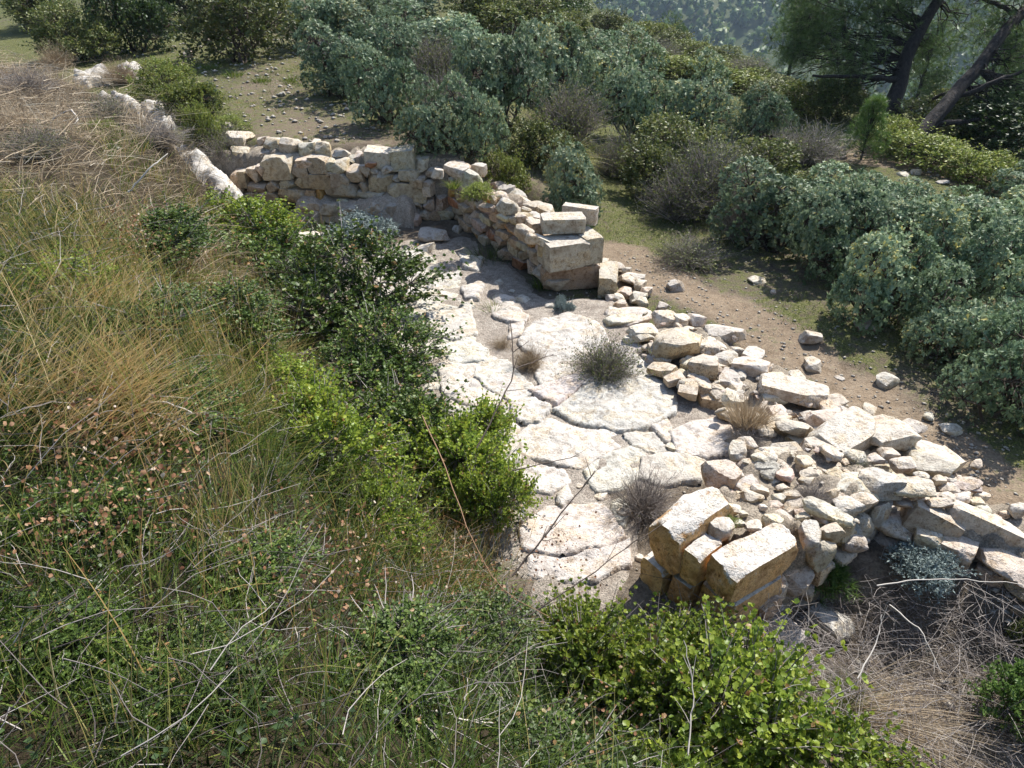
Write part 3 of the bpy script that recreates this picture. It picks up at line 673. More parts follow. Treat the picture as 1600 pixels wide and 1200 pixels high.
for X, Y, w_, h_, z, ci, bl, yw in NEAR:
    p = Pn(X, Y, z); k = .2417 / ppm(p); W = w_ * k * 1.05; hh = h_ * k * .72
    stone(near_wall, p - np.array([0, 0, hh * .15]), (W, max(h_ * k * 1.05, W * .6), hh), (random.uniform(-.15, .15), random.uniform(-.15, .15), yw + random.uniform(-.2, .2)), CS2[ci], blocky=bool(bl))
r3 = random.Random(31)
for i in range(110):
    p = at(r3.uniform(1150, 1345), r3.uniform(690, 815), .36 + r3.uniform(0, .04)); sz = r3.uniform(.02, .05) if i > 34 else r3.uniform(.07, .15)
    stone(near_wall, p, (sz * 1.4, sz, sz * .55), (r3.uniform(-.3, .3), r3.uniform(-.3, .3), r3.random() * 6), r3.choice([CREAM, PALE, TAN, PINK, GREY]), name='stone' if i <= 34 else 'stone_chip')
# rough stones under and behind the outer block, the face towards the hole
f0 = A3[:2] + vn * .35 + pn * .03; f1 = q(1010, 800, .1)
masonry(near_wall, f0, f1, 0.40, 0.62, -0.32, -0.32, (.12, .18), (.14, .28), .26, [CREAM, GREY, TAN, CREAM], 9, inset=.06)
for X, Y, w_, h_, z, ci, yw, ty in ((840,778,165,50,.44,2,-.55,.25),(850,842,85,75,.40,1,.2,0),(855,720,55,70,.40,0,.3,0),(905,765,70,50,.38,0,0,0),(900,830,60,70,.28,0,0,0),(930,880,80,70,.16,6,0,0),(1005,790,75,150,.18,6,.2,.1),(870,800,60,60,.34,0,0,0),(790,840,60,50,.40,6,.4,0),(960,740,90,70,.36,0,0,0)):
    p = at(*RZ(X, Y), z); k = .46667 / ppm(p); W = w_ * k * 1.08
    stone(near_wall, p, (W, W * .6 if w_ < 120 else W * .33, h_ * k * .95), (0, ty, yw), CS2[ci])

# lower wall that carries on to the right
low = tag(empty('stone_wall', (3.0, 3.1, 0)), 'low retaining wall with a large pale tilted slab at the right edge', 'wall')
g0 = q(1060, 745, .30); g1 = q(1500, 960, .15); vl = unit(g1 - g0); nl = np.array([-vl[1], vl[0]])
g2 = g0 + vl * 2.2
core(low, [g0 + nl * .08, g2 + nl * .08, g2 + nl * .75, g0 + nl * .55], -0.35, 0.55, 46, rough=0.06, rim=0.09, n=90)
masonry(low, g0, g2, 0.56, 0.50, -0.36, -0.36, (.11, .17), (.15, .34), .26, [CREAM, PINK, GREY, TAN], 10, inset=.05)
LZ = lambda X, Y: (1280 + 0.2 * X, 700 + 0.2 * Y)
p = at(*LZ(1250, 670), 0.14); big_block(low, p + np.array([0, .02, 0]), (0.54, 0.20, 0.27), math.atan2(vl[1], vl[0]) + .05, (0.56, 0.50, 0.42), 331, name='slab', tilt=(-0.25, 0.22), mat='stone', ball=0.25, cuts=16, lim=(.72, 1.1))
p = at(*LZ(860, 590), 0.14); big_block(low, p, (0.36, 0.22, 0.26), math.atan2(vl[1], vl[0]) + .1, (0.55, 0.47, 0.37), 332, name='stone', tilt=(-0.2, 0.3), mat='stone', ball=0.25, cuts=9, lim=(.8, 1.1))
for X, Y, w_, h_, z, ci in ((750,310,270,120,.34,1),(650,430,150,80,.26,5),(760,440,110,80,.26,0),(955,400,150,70,.26,0),(1100,380,140,90,.25,6),(1150,285,190,60,.28,5),(1270,380,120,80,.24,2),(1270,480,120,60,.22,2),(1370,555,110,60,.2,1),(1540,480,150,130,.24,2),(1560,690,110,100,.12,1),(1450,520,80,50,.2,0),(975,255,70,80,.28,0),(1035,260,60,60,.28,2),(1580,800,90,110,.05,1),(660,520,70,60,.14,0),(565,490,70,120,.14,6)):
    p = at(*LZ(X, Y), z); k = .2 / ppm(p); W = w_ * k * 1.05
    stone(low, p, (W, W * .75, max(h_ * k * .8, .04)), (random.uniform(-.15, .15), random.uniform(-.15, .15), random.uniform(-.4, .4)), CS2[ci])

# threshold slabs at the doorway, between pier and rubble wall
thr = tag(empty('threshold', (1.6, 7.0, 0)), 'broken pale threshold stones at the foot of the squared-block pier', 'stones')
for X, Y, w_, h_, ci in ((1230,780,140,80,2),(1350,900,190,150,2),(1310,1040,150,90,0),(1450,1090,170,110,2),(1230,1110,130,80,2),(1160,1110,90,50,2),(1470,960,110,110,2),(1270,1170,140,70,0),(1330,820,110,50,2),(1090,740,90,50,2)):
    p = at(*PZ(X, Y), .03); k = .15 / ppm(p)
    stone(thr, p, (w_ * k * 1.1, h_ * k * 1.9, .10), (random.uniform(-.1, .1), random.uniform(-.1, .1), random.uniform(-.6, .6)), CS2[ci])
for px, py, w_, h_ in ((985, 495, 70, 34), (1040, 540, 40, 22), (1015, 520, 40, 24), (960, 490, 30, 18), (1000, 470, 26, 14), (1010, 455, 20, 12), (995, 435, 26, 14), (1035, 480, 20, 12)):
    p = at(px, py, .04); k = 1 / ppm(p)
    stone(thr, p, (w_ * k, h_ * k * 1.7, .10), (0, 0, random.uniform(-.5, .5)), PALE)

# ------------------------------------------------------------------ white rock outcrops along the top of the bank
OUT = [([(795,610),(860,625),(930,660),(985,740),(1050,790),(1105,850),(1105,885),(1050,870),(960,825),(880,790),(800,740),(780,680)], 1.05, 'long white rock slab on the bank beside the far wall'),
       ([(640,500),(690,470),(760,468),(800,500),(812,550),(770,580),(720,550),(660,530)], 1.3, 'rounded grey-white rock above the long white slab'),
       ([(430,400),(480,405),(540,440),(620,455),(665,475),(640,500),(560,470),(470,440)], 1.4, 'thin pale ledge of rock in the dry grass of the bank'),
       ([(330,330),(400,320),(500,318),(520,345),(470,360),(400,372),(340,355)], 1.5, 'flat grey-white rock at the top left of the bank'),
       ([(540,290),(590,272),(640,285),(668,315),(660,350),(610,345),(560,320)], 1.45, 'white boulder at the head of the bank rocks')]
for i, (pl, z, lab) in enumerate(OUT):
    pts = [np.array(q_) * (1 / 3.0) for q_ in pl]          # zoom (0,0)-(500,400) shown at 3x
    g = np.array(pts).mean(0); base = hit(*g)
    zt = max(base[2] + 0.05, tz(base[0], base[1]))
    W = ccw([at(a, b, zt + 0.08)[:2] for a, b in pts]); W = W.mean(0) + (W - W.mean(0)) * np.array([1.0, 1.0])
    me, c = slab_mesh('rock_outcrop', W, 0, 0.30 if i < 2 else 0.22, 60 + i, M['stone'], rim=0.12, rough=0.13 if i < 2 else .07, n=60, wob=0.06)
    o = link('rock_outcrop', me, None, None, (c[0], c[1], zt - 0.16)); o.color = (0.56, 0.55, 0.52, 1)
    tag(o, lab, 'rock', 'white rocks along the bank')
o = stone(None, hit(345, 205) + np.array([0, 0, .03]), (.42, .3, .22), (0.1, 0.1, .3), PALE, name='boulder'); tag(o, 'pale boulder at the left end of the far wall top', 'boulder')
o = stone(None, hit(375, 217) + np.array([0, 0, .03]), (.40, .28, .16), (0.1, 0.1, -.2), CREAM, name='boulder'); tag(o, 'flat cream stone beside the boulder left of the far wall', 'boulder')

# ------------------------------------------------------------------ loose stones on path and floor
LOOSE = [(1265,525,34,28,GREY,'grey boulder alone on the earth path'),(1055,445,28,26,GREY,'rounded grey stone on the grass past the pier'),(1382,592,38,28,GREY,'squarish grey stone on the path near the shrub row'),(1352,508,36,20,(0.22,0.17,0.13),'dark brown stone under the shrub row'),
 (1268,568,36,20,PALE,'flaky pale stone lying in the middle of the path'),(1312,590,18,7,GREY,'small flat dark-grey stone on the path'),(1450,650,20,14,PALE,'small white stone at the grassy edge of the path'),(1485,670,34,18,PALE,'pale flat stone farthest down the path edge'),(1183,437,28,14,PALE,'pale flat stone in the grass before the shrub row'),
 (1208,456,10,10,PALE,'tiny white stone in the grass before the shrub row'),(680,366,50,26,GREY,'large grey stone at the foot of the far corner'),(665,388,36,24,PALE,'jagged white stone on the floor by the far corner'),(780,443,18,16,PALE,'small white stone on bare soil in the room'),(818,468,26,18,PALE,'white stone beside the grass tuft on the floor'),
 (790,472,44,18,PALE,'flat white rock beside the green tuft on the floor'),(715,357,16,16,GREY,'small grey stone against the side wall foot'),(470,372,60,26,PALE,'pale flat rock showing behind the oak bush, far wall foot'),(435,368,40,26,PALE,'pale lump of rock at the left foot of the far wall'),
 (1215,985,80,40,GREY,'grey boulder below the orange-faced blocks'),(1290,965,70,60,GREY,'mossy boulder below the rubble wall in the hollow'),(1145,1000,36,50,PALE,'pale upright stone in shade under the ashlar corner'),(1160,990,30,30,GREY,'small shaded stone under the ashlar corner'),
 (1430,268,18,14,PALE,'white stone on the far path near the leaning pine'),(1410,272,20,8,PALE,'flat pale stone on the far path near the leaning pine'),(1285,222,20,14,GREY,'grey rock left of the pine sapling'),(1305,232,14,10,PALE,'white rock left of the pine sapling'),(1318,245,12,9,PINK,'pinkish rock at the foot of the pine sapling'),(1472,284,18,7,GREY,'flat grey stone right on the far path'),
 (295,85,20,16,GREY,'grey stone under the olive bush on the terrace'),(441,147,12,12,GREY,'grey stone on the terrace beside the shrubs'),(325,65,14,18,GREY,'upright stone in the shade of the olive bush'),(605,370,14,10,PALE,'small stone at the far wall foot'),
 (1000,870,18,12,PALE,'little stone against the inner ashlar block'),(975,800,26,20,CREAM,'cream stone between twiggy shrub and inner ashlar block')]
for px, py, w_, h_, c_, lab in LOOSE:
    p = hit(px, py + h_ * .3); k = 1 / ppm(p); W = w_ * k
    hh = max(h_ * k * .8, .02)
    o = stone(None, p + np.array([0, 0, hh * .28]), (W, W * .8, hh), (random.uniform(-.15, .15), random.uniform(-.15, .15), random.random() * 6), c_, name='loose_stone'); tag(o, lab, 'stone', 'loose stones')
# pebbles: gravel nobody could count
a = Acc(); r = np.random.default_rng(55)
PV, PF = rock_verts(77, n=5, ball=.5, cuts=6)
IV = np.array([(.5, .05, 0), (-.5, 0, .05), (0, .5, -.05), (.05, -.5, 0), (0, .08, .5), (-.05, 0, -.5)]); IF = np.array([(0, 2, 4), (2, 1, 4), (1, 3, 4), (3, 0, 4), (2, 0, 5), (1, 2, 5), (3, 1, 5), (0, 3, 5)])
def pebbles(n, xy, smin, smax):
    x, y = xy[:, 0], xy[:, 1]; z = terrain(x, y)
    s = smin * (smax / smin) ** (r.random(len(x)) ** 2.2)
    dirs = rand_dirs(len(x), r); 
    V = IV * (1 + 0.0)
    for k in range(6):
        m = np.arange(len(x)) % 6 == k
        TV = IV * (0.75 + 0.5 * r.random((len(IV), 1))) * np.array([1.2, 1.0, 0.5])
        th = r.random(m.sum()) * 6.28
        place(TV, IF, np.column_stack([x[m], y[m], z[m] + s[m] * .15]), np.column_stack([np.cos(th), np.sin(th), 0 * th]), np.tile([0, 0, 1.], (m.sum(), 1)), s[m], r.random(m.sum()), a)
def along(P, n, wdt):
    seg = np.diff(P, axis=0); L = np.linalg.norm(seg, axis=1); i = r.choice(len(L), n, p=L / L.sum()); t = r.random(n)
    base = P[i] + seg[i] * t[:, None]; nn = np.column_stack([-seg[i][:, 1], seg[i][:, 0]]) / L[i][:, None]
    return base + nn * (r.normal(size=n) * wdt)[:, None]
pebbles(0, along(PATHS[0], 3000, .6), .008, .045)
pebbles(0, along(PATHS[1], 3600, 1.6), .012, .11)
pebbles(0, along(PATHS[2], 700, .7), .015, .09)
xy = np.array([at(px, py, 0)[:2] for px, py in zip(r.uniform(700, 1120, 1500), r.uniform(390, 900, 1500))]); pebbles(0, xy, .006, .035)
xy = np.array([at(px, py, -.2)[:2] for px, py in zip(r.uniform(1050, 1600, 700), r.uniform(920, 1150, 700))]); pebbles(0, xy, .01, .06)
pm = earth_mat('pebble', (0.3, 0.27, 0.23), (0.58, 0.54, 0.47))
o = stuff(link('gravel', a.mesh('gravel'), pm), 'pale gravel and stone chips scattered on path, terrace and floor', 'gravel')
# ================================================================== vegetation
# leaf shapes: x side, y along, z normal
def L_ovate(wd=0.3, fold=0.08, mx=0.62):
    return np.array([(0, 0, 0), (wd, mx, fold), (0, 1, -.04), (-wd, mx, fold)]), np.array([(0, 1, 2), (0, 2, 3)])
def L_holly():
    half = [(0.34, 0.2), (0.27, 0.36), (0.45, 0.55), (0.30, 0.8)]
    out = [(0, 0)] + half + [(0, 1)] + [(-x, y) for x, y in half[::-1]]
    V = [(0, 0.45, -0.07)] + [(x, y, 0.05 * abs(x) * 4) for x, y in out]
    n = len(out); F = [(0, i + 1, (i + 1) % n + 1) for i in range(n)]
    return np.array(V), np.array(F)
LO = L_ovate(); LG = L_ovate(.23, .06, .68); LN = L_ovate(.2, .05, .5); LH = L_holly(); LR = L_ovate(.42, .1, .6)

def lobes(r, n, spread, rad, squash=0.8):
    c = r.normal(size=(n, 3)); c = unit(c) * (r.random((n, 1)) ** .5) * spread; c[:, 2] = np.abs(c[:, 2]) * squash * 1.25
    R = r.uniform(*rad, n); c[:, 2] = c[:, 2] + R * 0.75
    return c, R
def lobe_points(r, c, R, n, up=0.35, fill=0.25):
    i = r.choice(len(R), n * 3, p=R ** 2 / np.sum(R ** 2)); d = unit(rand_dirs(n * 3, r) + np.array([0, 0, up]))
    rr = np.where(r.random(n * 3) < fill, r.uniform(.55, .95, n * 3), r.uniform(.93, 1.1, n * 3))
    p = c[i] + d * (R[i] * rr)[:, None]
    dist = np.linalg.norm(p[:, None] - c[None], axis=2) / R[None]
    ok = (dist.min(1) > 0.5) & (p[:, 2] > 0.01)
    deep = np.sort(dist, axis=1)[:, 0] < 0.85
    ok &= ~(deep & (r.random(len(p)) > .35))
    p, d = p[ok][:n], d[ok][:n]
    cen = np.array([0, 0, .25]); out = unit(unit(p - cen) * .6 + d)
    return p, out
def branches(r, c, R, n_extra, rad0=0.012, mat_t=0.5):
    a = Acc(); n = len(R)
    p0 = np.column_stack([r.normal(size=(n, 2)) * .05, np.zeros(n) - .03])
    m = 5; ts = np.linspace(0, 1, m)
    C = p0[:, None] * (1 - ts)[None, :, None] + c[:, None] * ts[None, :, None]; C[:, 1:-1] += r.normal(size=(n, m - 2, 3)) * .03
    tubes(a, C, np.linspace(rad0, rad0 * .4, m)[None], r.random(n))
    j = r.integers(0, n, n_extra); d = unit(rand_dirs(n_extra, r) + np.array([0, 0, .4]))
    C2 = curve(c[j], d, R[j] * r.uniform(.7, 1.05, n_extra), np.zeros((n_extra, 3)), 4, r)
    tubes(a, C2, np.linspace(rad0 * .4, rad0 * .12, 4)[None], r.random(n_extra), 3)
    return a
SH = {}
def rosette_shrub(seed, n=1350, k=9, leaf=0.030, tmpl=LG):
    r = np.random.default_rng(seed); c, R = lobes(r, r.integers(13, 20), .38, (.09, .19))
    p, out = lobe_points(r, c, R, n)
    a = Acc(); n = len(p)
    li = np.argmin(np.linalg.norm(p[:, None] - c[None], axis=2) / R[None], axis=1); base_t = np.clip(r.normal(.47, .14, n) + r.normal(0, .12, len(R))[li], 0, .97); rs = r.uniform(.55, 1.3, n) * r.uniform(.8, 1.15, len(R))[li]
    gone = (r.random(len(R)) < .12)[li] & (r.random(n) < .75); p = np.where(gone[:, None], p - out * .09, p)
    for j in range(k):
        ang = 2 * math.pi * j / k * 2.4 + r.random(n) * .6; lift = 0.25 + 0.85 * (j / k) + r.normal(size=n) * .12
        t1 = unit(np.cross(out, rand_dirs(n, r))); t2 = np.cross(out, t1)
        ax = unit(t1 * np.cos(ang)[:, None] + t2 * np.sin(ang)[:, None] + out * lift[:, None])
        nn = unit(out - ax * np.sum(out * ax, 1, keepdims=True) + 1e-3)
        place(*tmpl, p - out * .01 * (k - j) / k, ax, nn, leaf * rs * r.uniform(.75, 1.2, n), np.clip(base_t + r.normal(size=n) * .12 + .12 * j / k, 0, 1), a)
    b = branches(r, c, R, 140); ns = 36; j = r.integers(0, n, ns)
    CS_ = curve(p[j] - out[j] * .1, unit(out[j] + rand_dirs(ns, r) * .5), r.uniform(.12, .24, ns), np.zeros((ns, 3)), 5, r, .1); tubes(b, CS_, np.linspace(.004, .001, 5)[None], .95, 3)
    return a, b
def spray_shrub(seed, n=900, k=7, leaf=0.032, tmpl=LO, nl=(9, 13), spread=.34, rad=(.13, .2), L=.09, up=.5, shoots=45):
    r = np.random.default_rng(seed); c, R = lobes(r, r.integers(*nl), spread, rad)
    p, out = lobe_points(r, c, R, n, up, .35)
    a = Acc(); n = len(p); d = unit(out + rand_dirs(n, r) * .5 + np.array([0, 0, .35]))
    bt = np.clip(r.normal(.45, .2, n), 0, 1)
    for j in range(k):
        s_ = (j + .5) / k; ax = unit(d * .6 + rand_dirs(n, r)); nn = unit(rand_dirs(n, r) + np.array([0, 0, .8]))
        place(*tmpl, p + d * (L * (s_ - .4)), ax, nn, leaf * r.uniform(.7, 1.25, n), np.clip(bt + r.normal(size=n) * .12 + .1 * s_, 0, 1), a)
    b = branches(r, c, R, 160, .010)
    j = r.integers(0, len(p), shoots); Ls = r.uniform(.10, .30, shoots); sd2 = unit(out[j] + rand_dirs(shoots, r) * .35 + np.array([0, 0, .35]))
    CS_ = curve(p[j] - out[j] * .03, sd2, Ls, np.zeros((shoots, 3)), 6, r, .08); tubes(b, CS_, np.linspace(.004, .0012, 6)[None], r.random(shoots), 3)
    for q_ in range(1, 6):
        for _ in range(3):
            place(*tmpl, CS_[:, q_], unit(sd2 + rand_dirs(shoots, r)), unit(rand_dirs(shoots, r) + np.array([0, 0, .6])), leaf * r.uniform(.7, 1.2, shoots), np.clip(r.normal(.6, .15, shoots), 0, 1), a)
    C = curve(p - d * L * .6, d, np.full(n, L * 1.1), np.zeros((n, 3)), 3, r); tubes(b, C[::2], np.array([[.0022, .0018, .001]]), r.random(len(C[::2])), 3)
    return a, b
def twig_shrub(seed, n=520, leaves=900, leaf=.022):
    r = np.random.default_rng(seed); b = Acc(); a = Acc()
    p0 = np.column_stack([r.normal(size=(n, 2)) * .07, r.random(n) * .05]); d = unit(np.column_stack([r.normal(size=(n, 2)) * .65, .45 + r.random(n) * .7]))
    Ln = r.uniform(.35, .72, n); C = curve(p0, d, Ln, np.column_stack([r.normal(size=(n, 2)) * .1, -r.random(n) * .25]), 6, r, .14)
    tubes(b, C, np.linspace(.0045, .0015, 6)[None], np.clip(r.normal(.5, .2, n), 0, 1), 3)
    j = r.integers(0, n, n * 4); i = r.integers(2, 6, n * 4); q0 = C[j, i]; d2 = unit(d[j] + rand_dirs(n * 4, r) * .9)
    C2 = curve(q0, d2, r.uniform(.06, .2, n * 4), np.zeros((n * 4, 3)), 3, r, .15); tubes(b, C2, np.array([[.002, .0015, .0008]]), np.clip(r.normal(.6, .2, n * 4), 0, 1), 3)
    j = r.integers(0, n * 4, leaves); q1 = C2[j, r.integers(1, 3, leaves)]
    place(*LO, q1, rand_dirs(leaves, r), rand_dirs(leaves, r), leaf * r.uniform(.6, 1.3, leaves), r.random(leaves), a)
    return a, b
def register(kind, fn, seeds, lm, bm_, **kw):
    SH[kind] = []
    for sd_ in seeds:
        a, b = fn(sd_, **kw)
        ml = a.mesh(kind + '_foliage'); ml.materials.append(M[lm]); mb = b.mesh(kind + '_branches'); mb.materials.append(M[bm_])
        co = np.concatenate(a.v); wd = np.percentile(co[:, 0], 98) - np.percentile(co[:, 0], 2); ht = np.percentile(co[:, 2], 98.5)
        SH[kind].append((ml, mb, wd, ht))
register('grey', rosette_shrub, (1, 2, 3, 4, 5), 'greygreen', 'darktwig')
register('olive', spray_shrub, (11, 12, 13), 'olive', 'darktwig')
register('yellow', spray_shrub, (21, 22, 23), 'yellowgreen', 'darktwig', n=800)
register('dark', spray_shrub, (31, 32), 'darkgreen', 'darktwig', n=1100)
register('twiggy', twig_shrub, (41, 42, 43), 'olive', 'twig', leaves=4200, leaf=.026)
register('deadtwig', twig_shrub, (44, 45), 'olive', 'twig', leaves=30, n=420)
register('browntuft', twig_shrub, (46,), 'deadleaf', 'seedtwig' if 'seedtwig' in M else 'straw', leaves=900, leaf=.018, n=420)
register('silver', spray_shrub, (51,), 'silver', 'twig', n=900, tmpl=LN, leaf=.045, L=.14, up=.8)
register('oak', spray_shrub, (61, 62, 63), 'oak', 'twig', shoots=170, n=620, k=11, tmpl=LH, leaf=.024, nl=(10, 15), spread=.36, rad=(.12, .19), L=.12)
register('oakdark', spray_shrub, (64, 65), 'oakdark', 'twig', shoots=110, n=800, k=11, tmpl=LH, leaf=.021, nl=(10, 15), spread=.38, rad=(.10, .18), L=.12)
register('leafy', spray_shrub, (71,), 'freshneedle', 'darktwig', n=420, k=7, tmpl=LR, leaf=.04)

